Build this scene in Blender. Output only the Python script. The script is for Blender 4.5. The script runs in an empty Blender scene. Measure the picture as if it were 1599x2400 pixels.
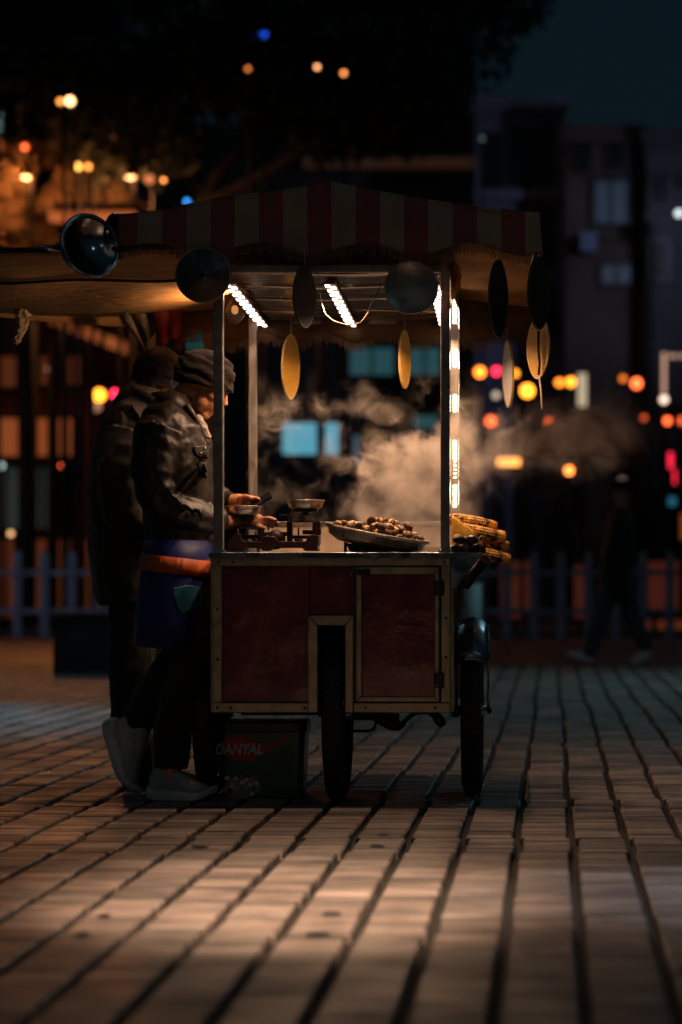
import bpy, bmesh, math, random
from mathutils import Vector, Matrix, Euler, noise
R = math.radians
random.seed(7)
S = bpy.context.scene
COL = S.collection

# ------------------------------------------------------------------ camera
F = 85.0 / 36.0 * 2400.0           # focal length in pixels of the 1599 x 2400 photograph
CX, CY, CZ = 0.697, -8.9, 0.824
cd = bpy.data.cameras.new('camera'); cam = bpy.data.objects.new('camera', cd); COL.objects.link(cam)
cam.location = (CX, CY, CZ); cam.rotation_euler = (R(90), 0, 0)
cd.sensor_fit = 'VERTICAL'; cd.sensor_height = 36.0; cd.sensor_width = 24.0; cd.lens = 85.0
cd.shift_x = -(1222 - 799.5) / 2400.0; cd.shift_y = (1365 - 1200) / 2400.0
cd.clip_start = 0.1; cd.clip_end = 500
cd.dof.use_dof = True; cd.dof.focus_distance = 9.15; cd.dof.aperture_fstop = 1.8
S.camera = cam

# ------------------------------------------------------------------ world, moon-like fill, exposure
w = bpy.data.worlds.new('World'); S.world = w; w.use_nodes = True
nt = w.node_tree; bg = nt.nodes['Background']
sky = nt.nodes.new('ShaderNodeTexSky'); sky.sky_type = 'NISHITA'; sky.sun_disc = False
sky.sun_elevation = R(-3.5); sky.sun_rotation = R(25); sky.air_density = 1.6; sky.ozone_density = 4.0
mx = nt.nodes.new('ShaderNodeMixRGB'); mx.blend_type = 'MIX'; mx.inputs[0].default_value = 0.85
mx.inputs[2].default_value = (0.032, 0.085, 0.120, 1)
nt.links.new(sky.outputs[0], mx.inputs[1]); nt.links.new(mx.outputs[0], bg.inputs[0])
bg.inputs[1].default_value = 0.105
sl = bpy.data.lights.new('city_glow', 'SUN'); sl.energy = 0.024; sl.angle = R(40); sl.color = (1.0, 0.88, 0.76)
so = bpy.data.objects.new('city_glow', sl); COL.objects.link(so); so.rotation_euler = (R(62), 0, R(-22))
S.view_settings.view_transform = 'Standard'; S.view_settings.look = 'None'
S.view_settings.exposure = 0.0; S.view_settings.gamma = 1.0; S.view_settings.use_curve_mapping = False
cy = S.cycles
cy.use_denoising = True
try: cy.denoiser = 'OPENIMAGEDENOISE'
except Exception: pass
cy.max_bounces = 6; cy.diffuse_bounces = 3; cy.glossy_bounces = 3; cy.transmission_bounces = 4; cy.volume_bounces = 1; cy.transparent_max_bounces = 12
cy.sample_clamp_indirect = 3.0; cy.caustics_reflective = False; cy.caustics_refractive = False
cy.volume_step_rate = 1.0; cy.volume_max_steps = 128

def sc(y): return F / (y - CY)
def P(px, py, y):                      # photograph pixel on the plane at depth y -> point in the place
    s = sc(y); return Vector(((px - 1222) / s + CX, y, CZ + (1365 - py) / s))
def D(px, py, y): return P(px * 1.02, py * 1.02, y)

# ------------------------------------------------------------------ materials
def mat(name, col, rough=0.6, metal=0.0, var=0.25, scale=14.0, bump=0.15, bscale=70.0, spec=0.5, bdist=0.004,
        coat=0.0, rnd=0.0, rvar=0.0, stretch=(1, 1, 1)):
    m = bpy.data.materials.new(name); m.use_nodes = True; t = m.node_tree; N = t.nodes; L = t.links
    b = N['Principled BSDF']
    b.inputs['Roughness'].default_value = rough; b.inputs['Metallic'].default_value = metal
    b.inputs['Specular IOR Level'].default_value = spec; b.inputs['Coat Weight'].default_value = coat
    tc = N.new('ShaderNodeTexCoord'); mp = N.new('ShaderNodeMapping'); mp.inputs['Scale'].default_value = stretch
    L.new(tc.outputs['Object'], mp.inputs[0])
    n = N.new('ShaderNodeTexNoise'); n.inputs['Scale'].default_value = scale; n.inputs['Detail'].default_value = 6
    L.new(mp.outputs[0], n.inputs['Vector'])
    r = N.new('ShaderNodeMapRange'); r.inputs[1].default_value = 0.3; r.inputs[2].default_value = 0.7
    r.inputs[3].default_value = 1 - var; r.inputs[4].default_value = 1 + var
    L.new(n.outputs[0], r.inputs[0])
    v = N.new('ShaderNodeHueSaturation'); v.inputs['Color'].default_value = (*col, 1)
    val = r.outputs[0]
    if rnd > 0:
        oi = N.new('ShaderNodeObjectInfo'); rr = N.new('ShaderNodeMapRange'); rr.inputs[3].default_value = 1 - rnd; rr.inputs[4].default_value = 1 + rnd
        L.new(oi.outputs['Random'], rr.inputs[0]); mu = N.new('ShaderNodeMath'); mu.operation = 'MULTIPLY'
        L.new(val, mu.inputs[0]); L.new(rr.outputs[0], mu.inputs[1]); val = mu.outputs[0]
    L.new(val, v.inputs['Value']); L.new(v.outputs[0], b.inputs['Base Color'])
    if rvar > 0:
        q = N.new('ShaderNodeMapRange'); q.inputs[1].default_value = 0.3; q.inputs[2].default_value = 0.7
        q.inputs[3].default_value = max(0.05, rough - rvar); q.inputs[4].default_value = min(1, rough + rvar)
        L.new(n.outputs[0], q.inputs[0]); L.new(q.outputs[0], b.inputs['Roughness'])
    if bump > 0:
        n2 = N.new('ShaderNodeTexNoise'); n2.inputs['Scale'].default_value = bscale; n2.inputs['Detail'].default_value = 5
        L.new(mp.outputs[0], n2.inputs['Vector'])
        bp = N.new('ShaderNodeBump'); bp.inputs['Strength'].default_value = bump; bp.inputs['Distance'].default_value = bdist
        L.new(n2.outputs[0], bp.inputs['Height']); L.new(bp.outputs[0], b.inputs['Normal'])
    return m
def emis(name, col, s, base=None):
    m = bpy.data.materials.new(name); m.use_nodes = True; b = m.node_tree.nodes['Principled BSDF']
    b.inputs['Base Color'].default_value = (*(base or (0.1, 0.1, 0.1)), 1)
    b.inputs['Emission Color'].default_value = (*col, 1); b.inputs['Emission Strength'].default_value = s
    return m

MT = {}
MT['brass'] = mat('brass_frame', (0.40, 0.34, 0.21), 0.42, 0.6, 0.3, 20, 0.15, 90, rvar=0.12)
MT['steel'] = mat('blue_steel', (0.24, 0.28, 0.32), 0.28, 0.9, 0.35, 12, 0.15, 50, rvar=0.12)
MT['alu'] = mat('aluminium', (0.30, 0.27, 0.24), 0.45, 0.9, 0.2, 16, 0.2, 60, rvar=0.12, stretch=(6, 6, 0.6))
MT['postdark'] = mat('post_metal', (0.30, 0.28, 0.25), 0.4, 0.7, 0.25, 30, 0.15, 60, rvar=0.1)
MT['ceil'] = mat('ceiling_sheet', (0.50, 0.44, 0.38), 0.22, 0.95, 0.25, 5, 0.35, 6, rvar=0.1, stretch=(0.6, 8, 1), bdist=0.01)
MT['black'] = mat('black_iron', (0.018, 0.016, 0.016), 0.42, 0.3, 0.4, 40, 0.35, 120)
MT['rubber'] = mat('rubber', (0.022, 0.021, 0.021), 0.75, 0, 0.35, 40, 0.3, 90)
MT['chrome'] = mat('chrome', (0.45, 0.46, 0.48), 0.18, 1.0, 0.15, 20, 0.1, 60)
MT['gloss'] = mat('gloss_black', (0.010, 0.010, 0.012), 0.10, 0.0, 0.3, 12, 0.5, 16, coat=0.8, bdist=0.006)
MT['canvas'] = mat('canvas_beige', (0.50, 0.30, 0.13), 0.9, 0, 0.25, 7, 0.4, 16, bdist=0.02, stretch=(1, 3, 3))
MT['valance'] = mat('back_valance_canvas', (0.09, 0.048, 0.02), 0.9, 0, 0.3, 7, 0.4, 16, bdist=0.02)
MT['fringe'] = mat('fringe_cotton', (0.17, 0.10, 0.045), 0.95, 0, 0.3, 60, 0.1, 90)
MT['cast'] = mat('cast_iron_red', (0.030, 0.010, 0.010), 0.38, 0.2, 0.4, 40, 0.25, 90)
MT['pan'] = mat('scale_pan', (0.50, 0.42, 0.33), 0.30, 0.9, 0.3, 20, 0.1, 60)
MT['traysteel'] = mat('tray_steel', (0.30, 0.25, 0.20), 0.38, 0.85, 0.5, 18, 0.4, 50, rvar=0.15)
MT['chest'] = mat('chestnut_shell', (0.10, 0.04, 0.015), 0.32, 0, 0.5, 30, 0.35, 80, rnd=0.35, spec=0.6)
MT['chestcut'] = mat('chestnut_flesh', (0.72, 0.44, 0.16), 0.7, 0, 0.35, 60, 0.3, 120, rnd=0.2)
MT['chestdark'] = mat('raw_chestnut', (0.045, 0.015, 0.008), 0.3, 0, 0.4, 30, 0.2, 60, rnd=0.3)
MT['corn'] = mat('roast_corn', (0.72, 0.36, 0.05), 0.45, 0, 0.85, 34, 0.3, 90, spec=0.5)
def char_corn():
    m = MT['corn']; t = m.node_tree; N = t.nodes; L = t.links; b = N['Principled BSDF']; src = b.inputs['Base Color'].links[0].from_socket
    tc = N.new('ShaderNodeTexCoord'); n = N.new('ShaderNodeTexNoise'); n.inputs['Scale'].default_value = 42; n.inputs['Detail'].default_value = 4; L.new(tc.outputs['Object'], n.inputs['Vector'])
    r = N.new('ShaderNodeMapRange'); r.inputs[1].default_value = .52; r.inputs[2].default_value = .60; L.new(n.outputs[0], r.inputs[0])
    mx = N.new('ShaderNodeMixRGB'); mx.inputs[2].default_value = (.03, .012, .005, 1); L.new(r.outputs[0], mx.inputs[0]); L.new(src, mx.inputs[1]); L.new(mx.outputs[0], b.inputs['Base Color'])
char_corn()
MT['net'] = mat('yellow_net', (0.75, 0.42, 0.05), 0.6, 0, 0.2, 50, 0.1, 90)
MT['string'] = mat('pale_string', (0.55, 0.42, 0.28), 0.7, 0, 0.2, 60, 0.1, 90)
MT['skin'] = mat('skin', (0.58, 0.24, 0.12), 0.48, 0, 0.16, 40, 0.3, 150, bdist=0.002)
MT['hair'] = mat('dark_hair', (0.02, 0.014, 0.010), 0.95, 0, 0.3, 90, 0.4, 200)
MT['bristle'] = mat('blue_plastic', (0.015, 0.50, 1.0), 0.4, 0, 0.15, 40, 0.05, 60)
MT['redcloth'] = mat('red_cloth', (0.13, 0.004, 0.007), 0.8, 0, 0.3, 12, 0.4, 25)
MT['bag'] = mat('grey_plastic_bag', (0.10, 0.09, 0.085), 0.5, 0, 0.3, 14, 0.8, 30, bdist=0.01)
MT['stone'] = mat('dark_stone', (0.045, 0.045, 0.048), 0.8, 0, 0.3, 5, 0.3, 20)
MT['picket'] = mat('painted_picket', (0.22, 0.245, 0.32), 0.6, 0, 0.3, 4, 0.2, 20)
MT['pole'] = mat('dark_pole', (0.03, 0.032, 0.036), 0.5, 0.4, 0.2, 8, 0.1, 30)
MT['wallviolet'] = mat('violet_plaster', (0.20, 0.20, 0.31), 0.85, 0, 0.25, 0.8, 0.3, 6)
MT['wallbrown'] = mat('brown_plaster', (0.085, 0.06, 0.052), 0.85, 0, 0.3, 0.7, 0.3, 6)
MT['walldark'] = mat('dark_plaster', (0.05, 0.055, 0.065), 0.85, 0, 0.4, 0.6, 0.3, 6)
MT['wallshop'] = mat('shop_brown', (0.22, 0.085, 0.045), 0.8, 0, 0.4, 0.8, 0.3, 6)
MT['glassdark'] = mat('dark_pane', (0.012, 0.014, 0.018), 0.15, 0, 0.3, 1.5, 0.05, 5)
MT['bark'] = mat('bark', (0.10, 0.095, 0.09), 0.9, 0, 0.35, 8, 0.6, 20, bdist=0.02)
MT['leaf'] = mat('leaf', (0.045, 0.055, 0.028), 0.7, 0, 0.4, 2.5, 0.0, rnd=0.1)

# striped awning cloth: the stripes are printed on the cloth
def striped():
    m = bpy.data.materials.new('striped_canvas'); m.use_nodes = True; t = m.node_tree; N = t.nodes; L = t.links
    b = N['Principled BSDF']; b.inputs['Roughness'].default_value = 0.92
    tc = N.new('ShaderNodeTexCoord'); sp = N.new('ShaderNodeSeparateXYZ'); L.new(tc.outputs['Object'], sp.inputs[0])
    def mth(op, a, v=None):
        k = N.new('ShaderNodeMath'); k.operation = op
        if hasattr(a, 'links'): L.new(a, k.inputs[0])
        else: k.inputs[0].default_value = a
        if v is not None:
            if hasattr(v, 'links'): L.new(v, k.inputs[1])
            else: k.inputs[1].default_value = v
        return k.outputs[0]
    x = mth('ADD', sp.outputs[0], 2.0 * 0.1762 * 8 + 0.0815)
    f = mth('MODULO', mth('DIVIDE', x, 0.1762), 1.0)
    g = mth('GREATER_THAN', f, 0.5)
    n = N.new('ShaderNodeTexNoise'); n.inputs['Scale'].default_value = 9; n.inputs['Detail'].default_value = 8
    L.new(tc.outputs['Object'], n.inputs['Vector'])
    mx = N.new('ShaderNodeMixRGB'); mx.inputs[1].default_value = (0.24, 0.075, 0.068, 1); mx.inputs[2].default_value = (0.32, 0.25, 0.18, 1)
    L.new(g, mx.inputs[0])
    v = N.new('ShaderNodeHueSaturation'); r = N.new('ShaderNodeMapRange'); r.inputs[3].default_value = 0.55; r.inputs[4].default_value = 1.3
    L.new(n.outputs[0], r.inputs[0]); L.new(r.outputs[0], v.inputs['Value']); L.new(mx.outputs[0], v.inputs['Color'])
    L.new(v.outputs[0], b.inputs['Base Color'])
    wv = N.new('ShaderNodeTexNoise'); wv.inputs['Scale'].default_value = 5; wv.inputs['Detail'].default_value = 4
    L.new(tc.outputs['Object'], wv.inputs['Vector'])
    bp = N.new('ShaderNodeBump'); bp.inputs['Strength'].default_value = 0.5; bp.inputs['Distance'].default_value = 0.03
    L.new(wv.outputs[0], bp.inputs['Height']); L.new(bp.outputs[0], b.inputs['Normal'])
    tr = N.new('ShaderNodeBsdfTranslucent'); L.new(v.outputs[0], tr.inputs['Color'])
    ms = N.new('ShaderNodeMixShader'); ms.inputs[0].default_value = 0.03
    L.new(b.outputs[0], ms.inputs[1]); L.new(tr.outputs[0], ms.inputs[2]); L.new(ms.outputs[0], N['Material Output'].inputs[0])
    return m
MT['stripe'] = striped()

def red_panel(name):
    m = mat(name, (0.19, 0.012, 0.018), 0.20, 0.0, 0.45, 6, 0.7, 5, coat=0.9, bdist=0.02, rvar=0.12)
    t = m.node_tree; N = t.nodes; L = t.links; b = N['Principled BSDF']
    tc = N.new('ShaderNodeTexCoord'); g = N.new('ShaderNodeTexNoise'); g.inputs['Scale'].default_value = 420
    L.new(tc.outputs['Object'], g.inputs['Vector'])
    bp = N.new('ShaderNodeBump'); bp.inputs['Strength'].default_value = 0.5; bp.inputs['Distance'].default_value = 0.001
    L.new(g.outputs[0], bp.inputs['Height'])
    old = b.inputs['Normal'].links[0].from_socket; L.new(old, bp.inputs['Normal']); L.new(bp.outputs[0], b.inputs['Normal'])
    b.inputs['Coat Roughness'].default_value = 0.22
    return m
MT['redpanel'] = red_panel('red_panel')

# cloth with creases
def cloth(name, col, rough=0.75, cre=0.6, scale=9, sheen=0.2, stretch=(1, 1, 1), fine=260, spec=0.4):
    m = mat(name, col, rough, 0, 0.3, 12, 0.0, spec=spec)
    t = m.node_tree; N = t.nodes; L = t.links; b = N['Principled BSDF']
    b.inputs['Sheen Weight'].default_value = sheen
    tc = N.new('ShaderNodeTexCoord'); mp = N.new('ShaderNodeMapping'); mp.inputs['Scale'].default_value = stretch
    L.new(tc.outputs['Object'], mp.inputs[0])
    n = N.new('ShaderNodeTexNoise'); n.noise_type = 'RIDGED_MULTIFRACTAL'; n.inputs['Scale'].default_value = scale; n.inputs['Detail'].default_value = 3; n.inputs['Distortion'].default_value = 0.6
    L.new(mp.outputs[0], n.inputs['Vector'])
    f = N.new('ShaderNodeTexNoise'); f.inputs['Scale'].default_value = fine; L.new(mp.outputs[0], f.inputs['Vector'])
    b1 = N.new('ShaderNodeBump'); b1.inputs['Strength'].default_value = cre; b1.inputs['Distance'].default_value = 0.02
    b2 = N.new('ShaderNodeBump'); b2.inputs['Strength'].default_value = 0.3; b2.inputs['Distance'].default_value = 0.002
    L.new(n.outputs[0], b1.inputs['Height']); L.new(b1.outputs[0], b2.inputs['Normal']); L.new(f.outputs[0], b2.inputs['Height'])
    L.new(b2.outputs[0], b.inputs['Normal'])
    return m
MT['jacket'] = cloth('waxed_jacket', (0.016, 0.012, 0.009), 0.42, 0.5, 7, 0.0, (1, 1, 1.6), spec=0.38)
MT['coat'] = cloth('brown_coat', (0.020, 0.014, 0.009), 0.7, 0.5, 6, 0.25, (1, 1, 2))
MT['beanie'] = cloth('brown_beanie', (0.015, 0.011, 0.009), 0.9, 0.35, 9, 0.05, (0.4, 0.4, 3.0), spec=.15)
MT['knit'] = cloth('grey_knit', (0.030, 0.025, 0.022), 0.95, 0.15, 12, 0.05, (6, 6, 0.5), spec=.15)
MT['trouser'] = cloth('dark_trousers', (0.020, 0.019, 0.019), 0.85, 0.5, 9, 0.2)
MT['apronblue'] = cloth('blue_apron', (0.010, 0.020, 0.16), 0.5, 0.5, 6, 0.1, (1, 1, 1))
MT['apronstripe'] = cloth('orange_band', (0.55, 0.10, 0.02), 0.55, 0.6, 8, 0.1, (3, 3, 1))
MT['apronteal'] = cloth('teal_patch', (0.02, 0.14, 0.20), 0.4, 0.7, 6, 0.1)
MT['scarf'] = cloth('pale_scarf', (0.42, 0.36, 0.30), 0.9, 0.7, 40, 0.2)
MT['shoe'] = cloth('grey_sneaker', (0.36, 0.42, 0.45), 0.7, 0.35, 30, 0.1)
MT['sole'] = mat('shoe_sole', (0.50, 0.56, 0.58), 0.7, 0, 0.2, 30, 0.2, 80)
MT['lace'] = mat('shoe_lace', (0.06, 0.065, 0.07), 0.8, 0, 0.2, 30, 0.1, 80)
MT['pail'] = mat('green_pail', (0.025, 0.15, 0.07), 0.3, 0, 0.25, 10, 0.1, 30)
MT['lid'] = mat('dark_lid', (0.02, 0.045, 0.055), 0.35, 0, 0.2, 10, 0.1, 30)
MT['logored'] = mat('logo_red', (0.70, 0.03, 0.035), 0.35, 0, 0.1, 10, 0.0)
MT['white'] = mat('white_print', (0.85, 0.90, 0.92), 0.4, 0, 0.05, 10, 0.0)
MT['printgrey'] = mat('pale_print', (0.30, 0.33, 0.28), 0.4, 0, 0.1, 10, 0.0)
MT['umbrella'] = cloth('umbrella_red', (0.80, 0.13, 0.08), 0.7, 0.2, 4)

def chestnut_print():
    m = bpy.data.materials.new('chestnut_print'); m.use_nodes = True; t = m.node_tree; N = t.nodes; L = t.links
    b = N['Principled BSDF']; b.inputs['Roughness'].default_value = 0.8; b.inputs['Specular IOR Level'].default_value = 0.04
    tc = N.new('ShaderNodeTexCoord'); v = N.new('ShaderNodeTexVoronoi'); v.inputs['Scale'].default_value = 27; v.feature = 'SMOOTH_F1'
    n = N.new('ShaderNodeTexNoise'); n.inputs['Scale'].default_value = 12; n.inputs['Distortion'].default_value = 1.2; L.new(tc.outputs['Object'], n.inputs['Vector'])
    ad = N.new('ShaderNodeMixRGB'); ad.inputs[0].default_value = 0.12; L.new(tc.outputs['Object'], ad.inputs[1]); L.new(n.outputs['Color'], ad.inputs[2])
    L.new(ad.outputs[0], v.inputs['Vector'])
    cr = N.new('ShaderNodeValToRGB'); cr.color_ramp.elements[0].color = (0.80, 0.50, 0.26, 1); cr.color_ramp.elements[1].color = (0.012, 0.008, 0.006, 1)
    cr.color_ramp.elements[0].position = 0.20; cr.color_ramp.elements[1].position = 0.52
    e = cr.color_ramp.elements.new(0.35); e.color = (0.30, 0.10, 0.05, 1)
    L.new(v.outputs['Distance'], cr.inputs[0]); L.new(cr.outputs[0], b.inputs['Base Color'])
    return m
MT['cprint'] = chestnut_print()
def corn_print(name, tone=(0.75, 0.42, 0.06)):
    m = bpy.data.materials.new(name); m.use_nodes = True; t = m.node_tree; N = t.nodes; L = t.links
    b = N['Principled BSDF']; b.inputs['Roughness'].default_value = 0.45
    tc = N.new('ShaderNodeTexCoord'); mp = N.new('ShaderNodeMapping'); mp.inputs['Scale'].default_value = (110, 1, 130)
    L.new(tc.outputs['Object'], mp.inputs[0]); v = N.new('ShaderNodeTexVoronoi'); v.inputs['Scale'].default_value = 1.0; v.inputs['Randomness'].default_value = 0.25
    L.new(mp.outputs[0], v.inputs['Vector'])
    cr = N.new('ShaderNodeValToRGB'); cr.color_ramp.elements[0].color = (*tone, 1); cr.color_ramp.elements[1].color = (tone[0] * 0.4, tone[1] * 0.3, tone[2] * 0.2, 1)
    cr.color_ramp.elements[0].position = 0.35; cr.color_ramp.elements[1].position = 0.7
    L.new(v.outputs['Distance'], cr.inputs[0]); L.new(cr.outputs[0], b.inputs['Base Color'])
    tr = N.new('ShaderNodeBsdfTranslucent'); L.new(cr.outputs[0], tr.inputs['Color'])
    ms = N.new('ShaderNodeMixShader'); ms.inputs[0].default_value = 0.12
    L.new(b.outputs[0], ms.inputs[1]); L.new(tr.outputs[0], ms.inputs[2]); L.new(ms.outputs[0], N['Material Output'].inputs[0])
    return m
MT['cornprint'] = corn_print('corn_print')
MT['corndark'] = mat('shaded_corn_print', (.035, .018, .008), .6, 0, .5, 70, .2, 90)  # darker copy of the corn print; unlit front side put into the colour
MT['cornpale'] = corn_print('pale_corn_print', (0.95, 0.95, 0.92))
MT['husk'] = mat('husk_green', (0.05, 0.075, 0.03), 0.5, 0, 0.3, 30, 0.1, 60)
MT['huskpale'] = mat('husk_yellow', (0.62, 0.42, 0.14), 0.5, 0, 0.2, 30, 0.1, 60)

# ------------------------------------------------------------------ mesh helpers
def bx(bm, x0, x1, y0, y1, z0, z1):
    v = [bm.verts.new((x, y, z)) for x in (x0, x1) for y in (y0, y1) for z in (z0, z1)]
    for f in ((0, 1, 3, 2), (4, 6, 7, 5), (0, 4, 5, 1), (2, 3, 7, 6), (0, 2, 6, 4), (1, 5, 7, 3)):
        bm.faces.new([v[i] for i in f])
def frame_of(t, ref=Vector((0, 0, 1))):
    t = t.normalized()
    if abs(t.dot(ref)) > 0.95: ref = Vector((1, 0, 0)) if abs(t.x) < 0.9 else Vector((0, 1, 0))
    u = t.cross(ref).normalized(); v = u.cross(t).normalized(); return u, v
def tube(bm, pts, r, seg=8, cap=True):
    pts = [Vector(p) for p in pts]; n = len(pts)
    rs = r if isinstance(r, (list, tuple)) else [r] * n
    rings = []; u = None
    for i, p in enumerate(pts):
        t = pts[min(i + 1, n - 1)] - pts[max(i - 1, 0)]
        if t.length < 1e-9: t = Vector((0, 0, 1))
        t.normalize()
        if u is None: u, v = frame_of(t)
        else:
            u = (u - t * u.dot(t)).normalized(); v = u.cross(t)
        rings.append([bm.verts.new(p + (u * math.cos(a) + v * math.sin(a)) * rs[i]) for a in [2 * math.pi * k / seg for k in range(seg)]])
    for A, B in zip(rings, rings[1:]):
        for k in range(seg): bm.faces.new((A[k], A[(k + 1) % seg], B[(k + 1) % seg], B[k]))
    if cap: bm.faces.new(rings[0][::-1]); bm.faces.new(rings[-1])
def loft(bm, rings, seg=20, cap=True, wob=None):
    """rings: (centre, radius_a, radius_b, axis_a, axis_b)"""
    R_ = []
    for i, (c, a, b, ua, ub) in enumerate(rings):
        c = Vector(c); ua = Vector(ua); ub = Vector(ub); L_ = []
        for k in range(seg):
            th = 2 * math.pi * k / seg; q = 1.0 if wob is None else wob(i, th)
            L_.append(bm.verts.new(c + ua * (a * q * math.cos(th)) + ub * (b * q * math.sin(th))))
        R_.append(L_)
    for A, B in zip(R_, R_[1:]):
        for k in range(seg): bm.faces.new((A[k], A[(k + 1) % seg], B[(k + 1) % seg], B[k]))
    if cap: bm.faces.new(R_[0][::-1]); bm.faces.new(R_[-1])
def limb(bm, pts, rs, seg=16, sub=5, folds=0.0, fk=6, squash=1.0):
    """smooth limb through pts with radii rs (Catmull-Rom); folds adds ring creases"""
    pts = [Vector(p) for p in pts]; P_ = [pts[0]] + pts + [pts[-1]]; Q = [rs[0]] + list(rs) + [rs[-1]]
    cp = []; cr = []
    for i in range(1, len(P_) - 2):
        for j in range(sub):
            t = j / sub
            def cat(a, b, c, d): return 0.5 * ((2 * b) + (c - a) * t + (2 * a - 5 * b + 4 * c - d) * t * t + (3 * b - a - 3 * c + d) * t ** 3)
            cp.append(cat(P_[i - 1], P_[i], P_[i + 1], P_[i + 2])); cr.append(cat(Q[i - 1], Q[i], Q[i + 1], Q[i + 2]))
    cp.append(pts[-1]); cr.append(rs[-1])
    if folds: cr = [r * (1 + folds * math.sin(i * fk * 0.7 + 1.3 * math.sin(i * 0.9))) for i, r in enumerate(cr)]
    tube(bm, cp, cr, seg)
def ell(bm, c, r, rot=None, seg=20, rings=12):
    M = Matrix.Translation(Vector(c)) @ (rot.to_4x4() if rot is not None else Matrix.Identity(4)) @ Matrix.Diagonal((*r, 1))
    bmesh.ops.create_uvsphere(bm, u_segments=seg, v_segments=rings, radius=1.0, matrix=M)
def lathe(bm, prof, c=(0, 0, 0), seg=24, axis='Z'):
    c = Vector(c); rings = []
    for r, h in prof:
        L_ = []
        for k in range(seg):
            a = 2 * math.pi * k / seg; q = (r * math.cos(a), r * math.sin(a))
            if axis == 'Z': v = Vector((q[0], q[1], h))
            elif axis == 'X': v = Vector((h, q[0], q[1]))
            else: v = Vector((q[0], h, q[1]))
            L_.append(bm.verts.new(c + v))
        rings.append(L_)
    for A, B in zip(rings, rings[1:]):
        for k in range(seg): bm.faces.new((A[k], A[(k + 1) % seg], B[(k + 1) % seg], B[k]))
    if prof[0][0] > 1e-5: bm.faces.new(rings[0][::-1])
    if prof[-1][0] > 1e-5: bm.faces.new(rings[-1])
def prism(bm, pts, y0, y1):
    """polygon in XZ extruded along Y"""
    A = [bm.verts.new((x, y0, z)) for x, z in pts]; B = [bm.verts.new((x, y1, z)) for x, z in pts]; n = len(pts)
    bm.faces.new(A); bm.faces.new(B[::-1])
    for k in range(n): bm.faces.new((A[k], B[k], B[(k + 1) % n], A[(k + 1) % n]))
def slab(bm, f, nu, nv, th):
    """sheet f(u,v)->Vector with thickness th"""
    g = [[bm.verts.new(f(i / nu, j / nv)) for j in range(nv + 1)] for i in range(nu + 1)]
    for i in range(nu):
        for j in range(nv): bm.faces.new((g[i][j], g[i + 1][j], g[i + 1][j + 1], g[i][j + 1]))
def mesh(bm, name, m=None, smooth=True):
    bmesh.ops.remove_doubles(bm, verts=bm.verts, dist=1e-6)
    bmesh.ops.recalc_face_normals(bm, faces=bm.faces)
    me = bpy.data.meshes.new(name); bm.to_mesh(me); bm.free()
    for p in me.polygons: p.use_smooth = smooth
    if m: me.materials.append(m)
    return me
def tag(o, label=None, cat=None, group=None, kind=None):
    if label: o['label'] = label
    if cat: o['category'] = cat
    if group: o['group'] = group
    if kind: o['kind'] = kind
    return o
def thing(name, label, cat, loc=(0, 0, 0), group=None):
    o = bpy.data.objects.new(name, None); COL.objects.link(o); o.location = loc; o.empty_display_size = 0.1
    return tag(o, label, cat, group)
def root_inv(p):
    while p.parent: p = p.parent
    return Matrix.Translation(p.location).inverted() if p.type == 'EMPTY' else Matrix.Identity(4)
def obj(name, bm, m, parent=None, smooth=False, bevel=0.0, auto=True, solid=0.0, label=None):
    me = bm if isinstance(bm, bpy.types.Mesh) else mesh(bm, name, m if not isinstance(m, list) else None, smooth)
    if isinstance(m, list):
        for k in m: me.materials.append(k)
    o = bpy.data.objects.new(name, me); COL.objects.link(o)
    if parent is not None:
        o.parent = parent
        if parent.type == 'EMPTY': o.matrix_parent_inverse = Matrix.Translation(parent.location).inverted()
    if solid:
        k = o.modifiers.new('s', 'SOLIDIFY'); k.thickness = solid; k.offset = 0
    if bevel > 0:
        k = o.modifiers.new('b', 'BEVEL'); k.width = bevel; k.segments = 2; k.limit_method = 'ANGLE'
    if label: o['label'] = label
    return o
def B(): return bmesh.new()
def box(name, m, parent, *a, bevel=0.002, label=None):
    b = B(); bx(b, *a); return obj(name, b, m, parent, bevel=bevel, label=label)
def rod(name, m, parent, pts, r, seg=8, label=None):
    b = B(); tube(b, pts, r, seg); return obj(name, b, m, parent, smooth=True, label=label)
def remesh(o, vox, smooth=4, disp=0.0, dscale=0.1, seed=0):
    k = o.modifiers.new('r', 'REMESH'); k.mode = 'VOXEL'; k.voxel_size = vox; k.use_smooth_shade = True
    if smooth: q = o.modifiers.new('sm', 'SMOOTH'); q.iterations = smooth; q.factor = 0.5
    if disp:
        tx = bpy.data.textures.new('folds', 'CLOUDS'); tx.noise_scale = dscale; tx.noise_depth = 2
        d = o.modifiers.new('d', 'DISPLACE'); d.texture = tx; d.strength = disp; d.mid_level = 0.5; d.texture_coords = 'LOCAL'
def clone(root, loc=None, rot=None, label=None, group=None):
    r = root.copy(); COL.objects.link(r)
    if loc is not None: r.location = loc
    if rot is not None: r.rotation_euler = rot
    if label: r['label'] = label
    if group: r['group'] = group
    for ch in list(root.children):
        c = ch.copy(); COL.objects.link(c); c.parent = r
        for g in list(ch.children):
            d = g.copy(); COL.objects.link(d); d.parent = c
    return r

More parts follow.
